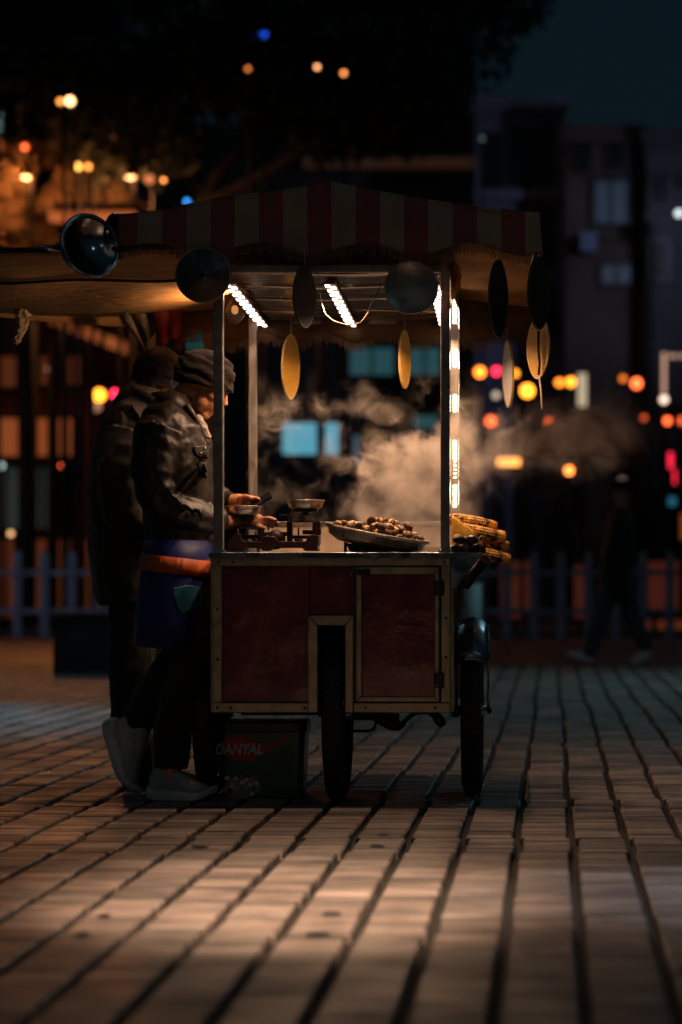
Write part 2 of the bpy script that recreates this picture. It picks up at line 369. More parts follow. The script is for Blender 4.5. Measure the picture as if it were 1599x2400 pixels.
# ------------------------------------------------------------------ paving
BW, BD, GAPX, GAPY = 0.1765, 0.1005, 0.027, 0.0065
def paver_material():
    m = bpy.data.materials.new('clay_paver'); m.use_nodes = True; t = m.node_tree; N = t.nodes; L = t.links
    b = N['Principled BSDF']
    g = N.new('ShaderNodeNewGeometry')
    dv = N.new('ShaderNodeVectorMath'); dv.operation = 'DIVIDE'; dv.inputs[1].default_value = (BW, BD, 10)
    fl = N.new('ShaderNodeVectorMath'); fl.operation = 'FLOOR'; L.new(g.outputs['Position'], dv.inputs[0]); L.new(dv.outputs[0], fl.inputs[0])
    at = N.new('ShaderNodeAttribute'); at.attribute_name = 'tone'
    cr = N.new('ShaderNodeValToRGB'); c = cr.color_ramp
    c.elements[0].color = (0.10, 0.082, 0.074, 1); c.elements[1].color = (0.34, 0.29, 0.26, 1)
    e = c.elements.new(0.35); e.color = (0.185, 0.160, 0.145, 1); e = c.elements.new(0.7); e.color = (0.27, 0.215, 0.185, 1)
    L.new(at.outputs['Fac'], cr.inputs[0])
    n = N.new('ShaderNodeTexNoise'); n.inputs['Scale'].default_value = 3.0; n.inputs['Detail'].default_value = 8; L.new(g.outputs['Position'], n.inputs['Vector'])
    mp = N.new('ShaderNodeMapping'); mp.inputs['Scale'].default_value = (7, 20, 3); L.new(g.outputs['Position'], mp.inputs[0])
    n2 = N.new('ShaderNodeTexNoise'); n2.inputs['Scale'].default_value = 1.0; n2.inputs['Detail'].default_value = 5; L.new(mp.outputs[0], n2.inputs['Vector'])
    a = N.new('ShaderNodeMath'); a.operation = 'MULTIPLY_ADD'; L.new(n.outputs[0], a.inputs[0]); a.inputs[1].default_value = 1.1; L.new(n2.outputs[0], a.inputs[2])
    r = N.new('ShaderNodeMapRange'); r.inputs[1].default_value = 0.75; r.inputs[2].default_value = 1.35; r.inputs[3].default_value = 0.38; r.inputs[4].default_value = 1.35
    L.new(a.outputs[0], r.inputs[0])
    v = N.new('ShaderNodeHueSaturation'); L.new(cr.outputs[0], v.inputs['Color']); L.new(r.outputs[0], v.inputs['Value']); L.new(v.outputs[0], b.inputs['Base Color'])
    q = N.new('ShaderNodeMapRange'); q.inputs[1].default_value = 0.8; q.inputs[2].default_value = 1.3; q.inputs[3].default_value = 0.62; q.inputs[4].default_value = 0.40
    L.new(a.outputs[0], q.inputs[0]); L.new(q.outputs[0], b.inputs['Roughness'])
    n3 = N.new('ShaderNodeTexNoise'); n3.inputs['Scale'].default_value = 55; n3.inputs['Detail'].default_value = 6; L.new(g.outputs['Position'], n3.inputs['Vector'])
    bp = N.new('ShaderNodeBump'); bp.inputs['Strength'].default_value = 0.7; bp.inputs['Distance'].default_value = 0.005
    L.new(n3.outputs[0], bp.inputs['Height']); L.new(bp.outputs[0], b.inputs['Normal'])
    return m
PAV = paver_material()
SAND = mat('joint_sand', (0.016, 0.014, 0.012), 0.9, 0, 0.5, 40, 0.6, 90, bdist=0.006)
REDLIT = mat('red_lit_paving', (0.05, 0.022, 0.02), 0.5, 0, 0.35, 1.2, 0.3, 12)  # reddish shop light on the far ground put into the base colour
ASPH = mat('street_asphalt', (0.05, 0.05, 0.055), 0.45, 0, 0.3, 2.0, 0.4, 40)

b = B(); bx(b, -60, 60, -12, 200, -0.3, -0.026)
ground = tag(obj('ground', b, SAND), kind='structure')
YFAR = 15.2
cols_x0, cols_x1 = -7.0, 5.0
def brick_geo(bm, cx, cy_, rng, lay):
    hw, hd = (BW - GAPX) / 2 + rng.uniform(-.0013, .0013), (BD - GAPY) / 2 + rng.uniform(-.0015, .0015)
    cx += rng.uniform(-.001, .001); z = rng.uniform(-.0015, .0015); tx = rng.uniform(-.004, .004); ty = rng.uniform(-.005, .005)
    e = 0.006; tone = rng.random(); a = -.0122 + rng.uniform(-.006, .006)
    def V(x, y, zz):
        return bm.verts.new((cx + x - a * y, cy_ + y + a * x, zz + z + tx * x + ty * y if zz > -0.02 else zz))
    T = [V(-hw + e, -hd + e * .6, 0), V(hw - e, -hd + e * .6, 0), V(hw - e, hd - e * .6, 0), V(-hw + e, hd - e * .6, 0)]
    M_ = [V(-hw, -hd, -.005), V(hw, -hd, -.005), V(hw, hd, -.005), V(-hw, hd, -.005)]
    Bt = [V(-hw, -hd, -.0265), V(hw, -hd, -.0265), V(hw, hd, -.0265), V(-hw, hd, -.0265)]
    fs = [bm.faces.new(T)]
    for A_, B_ in ((T, M_), (M_, Bt)):
        for k in range(4): fs.append(bm.faces.new((A_[k], B_[k], B_[(k + 1) % 4], A_[(k + 1) % 4])))
    for f in fs:
        f[lay] = tone
rng = random.Random(3)
single = []; rest = bmesh.new(); layr = rest.faces.layers.float.new('tone')
# rows are grouped; each group of rows is shifted a little sideways, as laid
bounds = [-4.75, -4.45, -3.20, -2.90, -1.43, -1.08, .08, .4, 1.75, 3.3, 3.6, 5.2, 5.5, 7.2, 7.5, 9.4, 9.8, 11.6, 12.0, 13.8]
offs = [0, .004, .0, .003, .0, .008, -.003, .006, -.006, .004, -.006, .006, -.004, .008, 0, -.006, .005, -.005, .006, 0, .006]
y = -5.6; bi = 0; cand = []
while y < YFAR:
    if bi < len(bounds) and y + BD * .5 > bounds[bi]:
        bi += 1; y += 0.004
    off = offs[bi]
    for k in range(int(cols_x0 / BW), int(cols_x1 / BW)):
        x = (k + 0.5) * BW + off + 0.0122 * (y + 1.43) - .026
        s = sc(y); px = 1222 + (x - CX) * s; py = 1365 + CZ * s
        cand.append((x, y, -40 < px < 1640 and py < 2440))
    y += BD
vis = sorted([c for c in cand if c[2]], key=lambda c: c[1])[:300]
vs = set((c[0], c[1]) for c in vis)
for x, y, inv in cand:
    if (x, y) in vs: continue
    brick_geo(rest, x, y, rng, layr)
def fin(bm, name):
    me = bpy.data.meshes.new(name); bm.to_mesh(me); bm.free(); me.materials.append(PAV); return me
o = bpy.data.objects.new('brick_paving', fin(rest, 'brick_paving')); COL.objects.link(o); o.parent = ground; tag(o, kind='stuff')
for x, y, inv in vis:
    bb = bmesh.new(); ly = bb.faces.layers.float.new('tone'); brick_geo(bb, x, y, rng, ly)
    o = bpy.data.objects.new('brick', fin(bb, 'brick')); COL.objects.link(o); o.parent = ground
# beyond the plaza: a strip coloured for red shop light, the kerb and the street
b = B(); bx(b, -40, 40, YFAR + .02, 27, -0.02, 0.004); tag(obj('red_lit_pavement', b, REDLIT), kind='structure')
b = B(); bx(b, -60, 60, 27.3, 36, -0.02, -0.004); tag(obj('street', b, ASPH), kind='structure')
b = B(); bx(b, -60, 60, 27.02, 27.28, -0.02, 0.12); tag(obj('kerb', b, MT['stone'], bevel=0.01), kind='structure')
b = B(); bx(b, -60, 60, 36.02, 44, -0.02, 0.12); tag(obj('far_pavement', b, REDLIT), kind='structure')

# small litter on the paving
for i, (px, py, yy, lab) in enumerate(((985, 1788, 1.6, 'pale crumpled paper scrap on the paving between the cart wheels'), (882, 1775, 1.8, 'tiny gold foil scrap in a joint left of the paper scrap'), (112, 1778, 1.7, 'tiny white crumb on the paving at far left'), (1212, 1792, 1.4, 'tiny white crumb on the paving right of the cart'))):
    d = CZ * F / (py * 1.02 - 1365); p = D(px, py, d + CY)
    bb = B(); n = 4 if i == 0 else 2
    for k in range(n):
        a = rng.uniform(0, 3.1); L_ = 0.02 if i == 0 else 0.006; c = Vector((p.x + rng.uniform(-.015, .015) * (i == 0), p.y, 0.006))
        q = [c + Vector((math.cos(a) * L_, math.sin(a) * L_, 0)), c + Vector((0, .004, .008)), c - Vector((math.cos(a) * L_, math.sin(a) * L_, 0)), c + Vector((.004, -.004, .003))]
        f = bb.faces.new([bb.verts.new(v) for v in q])
    tag(obj('litter', bb, MT['white'] if i != 1 else MT['huskpale'], solid=0.001), lab, 'litter')

for i, (px, py, lab) in enumerate(((240, 2108, 'dark wet leaf left of the pool of warm light'), (762, 2104, 'dark wet leaf in the middle of the warm pool'), (728, 2150, 'dark chip beside a joint in the warm pool'), (880, 1920, 'upper of two dark chips on the paving before the front wheel'), (865, 1946, 'lower of two dark chips on the paving before the front wheel'), (460, 1947, 'dark chip on the paving before the shoes'), (190, 2150, 'dark leaf at the end of a joint at lower left'))):
    d = CZ * F / (py * 1.02 - 1365); p = D(px, py, d + CY); bb = B(); n = 9; s_ = .016 + .004 * (i % 3)
    vs_ = [bb.verts.new((p.x + s_ * (1 + .3 * rng.random()) * math.cos(6.283 * k / n), p.y + s_ * 1.3 * (1 + .3 * rng.random()) * math.sin(6.283 * k / n), .0035 + .003 * rng.random())) for k in range(n)]
    c_ = bb.verts.new((p.x, p.y, .009))
    for k in range(n): bb.faces.new((vs_[k], vs_[(k + 1) % n], c_))
    tag(obj('fallen_leaf', bb, MT['rubber'], solid=.001), lab, 'leaf')
# ------------------------------------------------------------------ lamps that light the plaza (outside the frame)
LAMPGLASS = emis('warm_lamp_glass', (1, 0.66, 0.36), 30)
COOLGLASS = emis('cool_lamp_glass', (0.55, 0.85, 1.0), 30)
def plaza_lamp(lab, px_, py_, hx, hy, hz, tgt, power, size, blend, col, glass, rad=0.12, grp='street lamps round the plaza'):
    t = thing('street_lamp', lab, 'street lamp', (px_, py_, 0), grp)
    b = B(); tube(b, [(px_, py_, 0), (px_, py_, 1.2), (px_, py_, hz + .25)], [.09, .07, .045], 12); obj('pole', b, MT['pole'], t, smooth=True)
    b = B(); tube(b, [(px_, py_, hz + .2), ((px_ + hx) / 2, (py_ + hy) / 2, hz + .35), (hx, hy, hz + .12)], .03, 8); obj('arm', b, MT['pole'], t, smooth=True)
    b = B(); lathe(b, [(.02, hz + .2), (.16, hz + .1), (.2, hz + .02), (.19, hz + .02), (.15, hz + .07), (0.001, hz + .12)], (hx, hy, 0)); obj('lamp_head', b, MT['pole'], t, smooth=True)
    b = B(); ell(b, (hx, hy, hz + .045), (.12, .12, .04)); obj('lamp_glass', b, glass, t, smooth=True)
    l = bpy.data.lights.new('lamp_light', 'SPOT'); l.energy = power; l.spot_size = R(size); l.spot_blend = blend; l.color = col; l.shadow_soft_size = rad
    lo = bpy.data.objects.new('lamp_light', l); COL.objects.link(lo); lo.location = (hx, hy, hz - .02)
    lo.rotation_euler = (Vector(tgt) - Vector((hx, hy, hz))).to_track_quat('-Z', 'Y').to_euler()
    lo.parent = t; lo.matrix_parent_inverse = Matrix.Translation(t.location).inverted()
    return t
plaza_lamp('warm street lamp hanging over the paving in front of the cart', 3.6, -7.6, 0.75, -7.4, 4.3, (0.10, -2.55, 0), 7400, 14.5, 1.0, (1, 0.64, 0.42), LAMPGLASS)
plaza_lamp('cool street lamp over the paving right of the cart', 6.5, -1.6, 3.0, -2.4, 5.0, (1.25, -2.5, 0), 420, 18, 1.0, (0.80, 0.82, 1.0), COOLGLASS)
plaza_lamp('cool street lamp over the paving at left', -8.5, 6.5, -6.0, 6.8, 6.5, (-4.0, 5.6, 0), 2300, 46, 1.0, (0.06, 0.62, 0.95), COOLGLASS)
plaza_lamp('cool street lamp over the paving behind the cart', 7.5, 11.5, 5.0, 11.0, 7.5, (.9, 8.5, 0), 650, 95, 1.0, (0.42, 0.85, 0.95), COOLGLASS)

plaza_lamp('unseen cool lamp added to brighten the picket fence at left', -9.5, 20.5, -7.6, 20.0, 6.0, (-4.6, 25, .6), 230, 75, 1.0, (0.62, 0.72, 1.0), COOLGLASS)  # fill lamp added out of view to lighten the left pickets
plaza_lamp('unseen cool lamp added to brighten the picket fence at right', 8.5, 20.5, 6.8, 20.0, 6.0, (2.5, 25, .6), 25, 70, 1.0, (0.65, 0.82, 1.0), COOLGLASS)  # weaker fill, also added out of view, for the right pickets
plaza_lamp('unseen cool lamp added to brighten the violet building', 5.8, 38.6, 4.9, 38.2, 8.5, (.6, 46, 9), 360, 120, 1.0, (0.62, 0.66, 1.0), COOLGLASS)  # added beyond the frame edge so the violet wall shows
# ------------------------------------------------------------------ background buildings
def rect(m, name, parent, px0, py0, px1, py1, y, dy=0.1, label=None):
    a = D(px0, py0, y); c = D(px1, py1, y)
    return box(name, m, parent, min(a.x, c.x), max(a.x, c.x), y - dy, y, min(a.z, c.z), max(a.z, c.z), bevel=0.0, label=label)
def win(parent, px0, py0, px1, py1, y, pane=None, frame=None, fw=0.1):
    a = D(px0, py0, y); c = D(px1, py1, y); x0, x1, z0, z1 = a.x, c.x, c.z, a.z
    f = B()
    bx(f, x0 - fw, x1 + fw, y - .12, y - .002, z1, z1 + fw); bx(f, x0 - fw, x1 + fw, y - .12, y - .002, z0 - fw, z0)
    bx(f, x0 - fw, x0, y - .12, y - .002, z0, z1); bx(f, x1, x1 + fw, y - .12, y - .002, z0, z1)
    bx(f, (x0 + x1) / 2 - .03, (x0 + x1) / 2 + .03, y - .10, y - .002, z0, z1)
    fo = obj('window', f, frame or MT['pole'], parent)
    box('pane', pane or MT['glassdark'], fo, x0, x1, y - .05, y - .003, z0, z1, bevel=0)
    return fo
def building(lab, px0, pytop, px1, y, m, depth=8, base=None, cat='building'):
    a = D(px0, pytop, y); c = D(px1, pytop, y)
    t = thing('building', lab, cat, ((a.x + c.x) / 2, y, 0))
    box('wall', m, t, a.x, c.x, y, y + depth, 0, a.z, bevel=0)
    box('cornice', m, t, a.x - .1, c.x + .1, y - .25, y - .002, a.z - .35, a.z + .003, bevel=0)
    return t
TEAL = emis('teal_sign_glow', (0.10, 0.36, 0.42), 0.16)
TEALB = emis('bright_teal_sign', (0.16, 0.60, 0.80), 0.55)
BLUEW = emis('dim_blue_window', (0.05, 0.11, 0.20), 0.13)
BLUES = emis('blue_sign_glow', (0.01, 0.05, 0.22), 0.13)
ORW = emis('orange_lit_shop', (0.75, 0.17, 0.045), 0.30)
ORD = emis('dim_orange_shop', (0.60, 0.13, 0.04), 0.12)
GREYW = emis('grey_pane_reflection', (0.16, 0.22, 0.20), 0.10)  # weak emission paints grey reflections onto dark panes

ta = building('violet-grey plaster building right of centre with tall dark windows', 1092, 225, 1296, 46, MT['wallviolet'])
for q in ((1120, 318, 1148, 430), (1168, 300, 1216, 422), (1242, 288, 1262, 412), (1238, 490, 1262, 610), (1120, 500, 1150, 620), (1168, 495, 1212, 620), (1115, 660, 1150, 770), (1170, 660, 1214, 770), (1238, 660, 1264, 770)): win(ta, *q, 45.99)
rect(MT['wallviolet'], 'string_course', ta, 1090, 440, 1298, 462, 45.99, 0.3)
tb = building('brownish plaster building with blue lit windows at right', 1300, 292, 1480, 44, MT['wallbrown'])
for q, pn in (((1368, 418, 1440, 512), BLUEW), ((1385, 612, 1450, 650), BLUEW), ((1325, 330, 1350, 390), None), ((1400, 330, 1430, 385), None)): win(tb, *q, 43.99, pn)
rect(BLUES, 'shop_sign', tb, 1334, 536, 1372, 578, 43.6, 0.15)
rect(MT['wallbrown'], 'string_course', tb, 1298, 540, 1482, 550, 43.99, 0.25)
tcb = building('dark building at the right edge', 1484, 300, 1700, 43, MT['walldark'])
for q in ((1500, 400, 1530, 470), (1550, 400, 1585, 440), (1500, 560, 1530, 640)): win(tcb, *q, 42.99)
td = building('long dark building behind the cart with dim orange cornices', 560, 90, 1088, 50, MT['walldark'])
for k in range(6):
    for r_ in range(3): win(td, 600 + k * 80, 150 + r_ * 90 + 0, 636 + k * 80, 205 + r_ * 90, 49.99)
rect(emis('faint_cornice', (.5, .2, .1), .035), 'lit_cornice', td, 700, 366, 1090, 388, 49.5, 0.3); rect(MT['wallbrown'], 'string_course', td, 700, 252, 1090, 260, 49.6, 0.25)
for px0, py0, px1, py1, mm in ((805, 800, 905, 862, TEAL), (940, 800, 1012, 862, TEAL)): win(td, px0, py0, px1, py1, 49.9, mm, fw=.15)
te = building('brown shop block at far left with orange lit windows', -160, 470, 330, 34, MT['wallshop'])
for q, mm in (((-60, 962, 44, 1048), ORW), ((88, 962, 176, 1048), ORW), ((-60, 820, 40, 890), ORD), ((95, 820, 185, 885), ORD), ((-40, 1075, 45, 1215), GREYW), ((85, 1075, 112, 1215), GREYW), ((120, 1075, 170, 1215), MT['glassdark']), ((-50, 1240, 40, 1420), ORD), ((60, 1240, 165, 1400), ORD), ((200, 1240, 300, 1400), ORD)): win(te, *q, 33.9, mm, fw=.06)
rect(MT['pole'], 'pillar', te, 48, 800, 78, 1400, 33.7, .2)
rect(MT['pole'], 'fascia', te, -160, 1050, 190, 1064, 33.6, .3)
# slanted lit awning of the shop
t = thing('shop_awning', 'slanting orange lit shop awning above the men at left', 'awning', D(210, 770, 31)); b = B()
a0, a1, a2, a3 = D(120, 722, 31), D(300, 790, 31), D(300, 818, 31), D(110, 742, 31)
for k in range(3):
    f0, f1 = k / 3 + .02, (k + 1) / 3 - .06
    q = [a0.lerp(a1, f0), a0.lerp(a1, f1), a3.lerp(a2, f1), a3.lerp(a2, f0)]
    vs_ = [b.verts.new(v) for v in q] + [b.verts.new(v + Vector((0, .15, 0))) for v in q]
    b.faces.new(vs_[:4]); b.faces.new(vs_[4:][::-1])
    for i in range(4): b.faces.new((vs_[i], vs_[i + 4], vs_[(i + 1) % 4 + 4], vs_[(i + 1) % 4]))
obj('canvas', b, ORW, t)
b = B(); tube(b, [a3 + Vector((0, .3, 0)), a2 + Vector((0, .3, 0))], .05); obj('rail', b, MT['pole'], t)
b = B(); tube(b, [a2 + Vector((0, .2, 0)), Vector((a2.x, 31.2, 0))], .05); obj('post', b, MT['pole'], t)
b = B(); tube(b, [a3 + Vector((0, .2, 0)), Vector((a3.x, 31.2, 0))], .05); obj('post', b, MT['pole'], t)
# lit eave
t = thing('market_stall', 'low stall roof with a bright orange lit edge behind the dark round dish', 'stall', D(200, 505, 28)); rect(emis('stall_edge', (.9, .2, .05), .5), 'lit_edge', t, 120, 492, 315, 512, 28, .3)
a = D(120, 512, 28); c = D(315, 512, 28); box('roof', MT['walldark'], t, a.x, c.x, 28.01, 30.5, a.z, a.z + .3, bevel=0)
for x in (a.x + .1, c.x - .1):
    b = B(); tube(b, [(x, 28.5, 0), (x, 28.5, a.z)], .06); obj('post', b, MT['pole'], t)
# backdrop terrace closing the street
tf = thing('building', 'dark distant terrace closing the end of the street', 'building', (0, 66, 0))
box('wall', MT['walldark'], tf, -40, D(1290, 0, 66).x, 66, 74, 0, 15, bevel=0)
box('wall', MT['walldark'], tf, D(1290, 0, 66).x, 40, 66, 74, 0, 9, bevel=0)
for k in range(14): win(tf, -100 + k * 120, 830, -60 + k * 120, 900, 65.9, MT['glassdark'])

# illuminated signs
def sign(lab, px0, py0, px1, py1, y, m, post=True, cat='sign', depth=.15):
    a = D(px0, py0, y); c = D(px1, py1, y); t = thing('shop_sign', lab, cat, ((a.x + c.x) / 2, y, 0))
    box('case', MT['pole'], t, a.x - .04, c.x + .04, y + .002, y + depth, c.z - .04, a.z + .04, bevel=0)
    nn = 4 if c.x - a.x > 1.2 else 1
    for k in range(nn):
        w_ = (c.x - a.x) / nn; box('lit_panel', m, t, a.x + k * w_ + .02 * (k > 0), a.x + (k + 1) * w_, y - .02, y, c.z, a.z, bevel=0)
    if post:
        for xx in (a.x + .1, c.x - .1):
            b = B(); tube(b, [(xx, y + depth + .05, 0), (xx, y + depth + .05, c.z + .1)], .05); obj('post', b, MT['pole'], t)
    return t
sign('bright teal lit sign seen through the cart opening', 650, 972, 778, 1044, 33, TEALB)
sign('dim teal lit strip sign right of the bright teal sign', 950, 955, 1005, 985, 40, TEAL)
sign('faint blue upright strip light behind the steam', 812, 1000, 826, 1065, 38, emis('faint_blue', (.12, .2, .28), .35))
sign('cream lit upright board sign among the street lights', 1328, 858, 1348, 934, 41.5, emis('cream_tube', (1, .78, .5), .55))
sign('long amber lit destination board low over the street', 1143, 1053, 1195, 1070, 41.5, emis('amber_board', (1, .36, .07), 3.2))
sign('slanting red neon tube sign at the right edge', 1532, 1040, 1546, 1076, 42, emis('red_neon', (1, .02, .06), 1.7))
sign('lower red neon tube sign at the right edge', 1548, 1080, 1560, 1112, 42, emis('red_neon2', (1, .02, .06), 1.7))
sign('dim teal lit board at the right edge', 1532, 1142, 1555, 1162, 42, emis('teal_board', (.04, .22, .32), .5))
sign('dim orange lit board low at the right edge', 1560, 1180, 1600, 1240, 42, emis('orange_board', (.5, .12, .03), .35))
sign('large curved cool white sign at the upper left edge', -30, 255, 4, 300, 32, emis('cool_sign', (.45, .75, .78), .8))
sign('low orange lit kiosk front behind the right fence', 1480, 1425, 1590, 1448, 29, ORD)
for k, (p0, p1, q0, q1) in enumerate(((1150, 1290, 1195, 1420), (1205, 1290, 1235, 1400), (1320, 1300, 1360, 1420), (1490, 1290, 1560, 1410))):
    sign(('first', 'second', 'third', 'rightmost')[k] + ' dark red shutter panel behind the right fence', p0, p1, q0, q1, 28.6 + k * .01, emis('red_shutter%d' % k, (.42, .07, .025), .10), cat='shutter')

# lights on poles and wires (small lamps that the lens spreads into discs)
BULB = {}
def bulbmat(c, s):
    k = (c, s)
    if k not in BULB: BULB[k] = emis('lamp_%d' % len(BULB), c, s * (.55 if c[0] > .8 else .75))
    return BULB[k]
AMB, RED, YEL, ORG, GRY, BLU = (1, .22, .018), (.9, .02, .06), (1, .31, .02), (1, .12, .03), (.55, .42, .34), (.006, .05, .45)
lights = [
 (1103, 855, 48, .17, AMB, 11, 'amber signal lamp left of the red one on a far pole', 'traffic light'),
 (1141, 853, 48, .14, RED, 10, 'crimson signal lamp between two amber lamps', 'traffic light'),
 (1184, 858, 48, .11, YEL, 8, 'small yellow signal lamp behind the tilted corn board', 'traffic light'),
 (1212, 898, 46, .21, YEL, 12, 'large yellow street light below the signals', 'street light'),
 (1203, 892, 45, .08, RED, 8, 'small red light touching the large yellow one', 'traffic light'),
 (1140, 908, 50, .12, GRY, 2.2, 'dim grey street light below the crimson signal', 'street light'),
 (1286, 879, 50, .13, AMB, 9, 'left of the twin amber street lights', 'street light'),
 (1312, 878, 50, .16, YEL, 9, 'right of the twin amber street lights', 'street light'),
 (1463, 881, 48, .17, ORG, 10, 'bright orange-red street light at right', 'street light'),
 (1432, 870, 48, .11, AMB, 3, 'dim amber street light left of the orange-red one', 'street light'),
 (1526, 918, 44, .12, (1, .72, .55), 4.5, 'pale ring-like street light under the bead sign', 'street light'),
 (1480, 960, 50, .10, ORG, 2, 'faint orange street light below the orange-red one', 'street light'),
 (1534, 967, 46, .12, ORG, 8, 'left of the paired orange lights at the right edge', 'street light'),
 (1563, 967, 46, .12, ORG, 5, 'right of the paired orange lights at the right edge', 'street light'),
 (1128, 968, 46, .17, ORG, 6, 'orange lamp glowing behind the drifting steam', 'street light'),
 (1262, 970, 48, .13, ORG, 3.0, 'dim orange lamp behind the end of the steam', 'street light'),
 (1308, 1081, 44, .13, (1, .25, .04), 11, 'round orange lamp under the umbrella edge', 'street light'),
 (1430, 1105, 44, .12, (.3, .22, .2), 1.0, 'faint grey shop lamp behind the walker', 'street light'),
 (228, 908, 44, .20, YEL, 11, 'large yellow lamp behind the shoulders of the men', 'street light'),
 (264, 905, 44, .14, RED, 9, 'red lamp touching the shoulder of the man behind', 'traffic light'),
 (222, 935, 46, .16, (.5, .25, .15), 1.2, 'dim brown lamp under the large yellow one', 'street light'),
 (145, 1070, 33.2, .08, (1, .10, .04), 9, 'red-orange lamp in front of the shop block', 'shop light'),
 (3, 1070, 33.2, .08, (.3, .4, .36), 3.5, 'grey-green lamp at the left edge', 'shop light'),
 (25, 1226, 33.2, .07, (.6, .32, .13), 4, 'tan lamp low on the shop block', 'shop light'),
 (110, 848, 33.2, .05, (.6, .3, .2), 2, 'tiny brown lamp high on the shop block', 'shop light'),
 (139, 233, 26, .065, (1, .30, .06), 7, 'left bulb of the upper pair in the tree', 'street light'),
 (161, 232, 26, .10, (1, .55, .22), 11, 'right bulb of the upper pair in the tree', 'street light'),
 (179, 383, 27, .085, (1, .42, .07), 9, 'left bulb of the lower pair in the tree', 'street light'),
 (203, 383, 27, .07, (1, .28, .05), 8, 'right bulb of the lower pair in the tree', 'street light'),
 (57, 338, 29, .08, ORG, 7, 'orange lamp in the tree at far left', 'street light'),
 (376, 414, 24, .045, (1, .3, .06), 9, 'tiny orange lamp low in the tree', 'street light'),
 (344, 412, 28, .11, (.8, .22, .08), 1.6, 'soft orange lamp beside the tiny one in the tree', 'street light'),
 (570, 158, 28, .05, (1, .25, .06), 4, 'small orange lamp high above the awning', 'street light'),
 (729, 154, 28, .055, (1, .42, .16), 7, 'bright tan lamp high above the awning', 'street light'),
 (790, 168, 28, .06, (1, .30, .08), 6, 'orange lamp right of the bright tan one', 'street light'),
 (268, 318, 30, .16, (.5, .16, .05), .55, 'faint brown lamp in the tree', 'street light'),
 (603, 77, 30, .13, BLU, 5, 'left of the two deep blue lamps at the top', 'street light'),
 (738, 83, 30, .12, BLU, 5, 'right of the two deep blue lamps at the top', 'street light'),
 (430, 463, 29, .06, (0.01, .30, 1), 4, 'tiny bright blue light just above the left slope of the awning', 'street light'),
 (1560, 490, 41, .11, (.5, .6, .6), 3.5, 'pale lamp high at the right edge', 'street light'),
 (1108, 318, 45, .07, (.2, .3, .3), 0.8, 'faint grey lamp on the cornice of the violet building', 'street light'),
]
for px, py, y, r_, c, s, lab, cat in lights:
    y1_ = min(y, 41.5) if px > 600 else min(y, 32.8); r_ *= sc(y) / sc(y1_); y = y1_
    r_ *= .62 if py < 480 else .68
    p = D(px, py, y); t = thing('traffic_light' if cat == 'traffic light' else 'street_light', lab, cat, (p.x, y + .35, 0), 'small lamps along the street')
    b = B(); ell(b, p, (r_, r_ * .8, r_), seg=14, rings=8); obj('lens', b, bulbmat(c, s), t, smooth=True)
    b = B(); lathe(b, [(r_ * 1.25, .0), (r_ * 1.25, .12), (r_ * .6, .22), (0.001, .24)], (p.x, y + .02 + r_ * .3, p.z), 12, 'Y'); obj('housing', b, MT['pole'], t, smooth=True)
    b = B(); tube(b, [(p.x, y + .35, 0), (p.x, y + .35, p.z + .02)], [.05, .03], 6); obj('pole', b, MT['pole'], t, smooth=True)
# bead sign at right: a column and an arm of small bulbs
t = thing('bulb_sign', 'pale bead-like bulb sign shaped like a hook at the right edge', 'sign', D(1526, 1300, 41.5))
for k in range(9):
    p = D(1526, 815 + k * 10.5, 41.5); b = B(); ell(b, p, (.045, .045, .045), seg=8, rings=6); obj('bulb', b, bulbmat((.9, .5, .36), 1.5), t, smooth=True)
for k in range(5):
    p = D(1542 + k * 10, 818, 41.5); b = B(); ell(b, p, (.045, .045, .045), seg=8, rings=6); obj('bulb', b, bulbmat((.9, .5, .36), 1.3), t, smooth=True)
p = D(1526, 815, 41.5); b = B(); bx(b, p.x - .1, p.x + .1, 41.58, 41.7, 0, p.z + .1); bx(b, p.x + .1, p.x + 1.2, 41.58, 41.7, p.z - .1, p.z + .1); obj('mast', b, MT['pole'], t)

# ------------------------------------------------------------------ picket fence
ft = thing('picket_fence', 'pale blue-white picket fence along the far side of the plaza', 'fence', (0, 25, 0))
k = 0; px = -23
b = B(); bx(b, -8.0, 2.9, 25.03, 25.07, .38, .46); obj('rail', b, MT['picket'], ft)
b = B(); bx(b, -8.0, 2.9, 25.03, 25.07, .92, 1.0); obj('rail', b, MT['picket'], ft)
pm = None
while px < 1640:
    p = D(px, 1300, 25); 
    if pm is None:
        b = B(); prism(b, [(-.062, .03), (.062, .03), (.062, 1.18), (.045, 1.24), (0, 1.275), (-.045, 1.24), (-.062, 1.18)], 24.99, 25.028)
        pm = mesh(b, 'picket', MT['picket'], False)
    o = bpy.data.objects.new('picket', pm); COL.objects.link(o); o.parent = ft; o.matrix_parent_inverse = Matrix.Translation(ft.location).inverted(); o.location = (p.x, 0, 0)
    o.location.x = p.x
    px += 62.5
# stone block at left
a = D(122, 1422, 13.2); c = D(330, 1422, 13.2)
t = thing('stone_planter', 'low dark stone block on the paving behind the man at left', 'planter', ((a.x + c.x) / 2, 13.2, 0))
box('block', MT['stone'], t, a.x, c.x, 13.2, 13.9, 0, a.z, bevel=.02); box('rim', MT['stone'], t, a.x - .03, c.x + .03, 13.17, 13.93, a.z + .001, a.z + .05, bevel=.01)
# pale bollard behind the cart's right side
p = D(1087, 1480, 12)
t = thing('bollard', 'pale green-grey round bollard just right of the cart body', 'bollard', (p.x, 12, 0))
b = B(); tube(b, [(p.x, 12, 0), (p.x, 12, .86)], .075, 20); obj('post', b, mat('pale_bollard', (.30, .36, .36), .6), t, smooth=True)
b = B(); ell(b, (p.x, 12, .86), (.09, .09, .07)); obj('cap', b, MT['pole'], t, smooth=True)

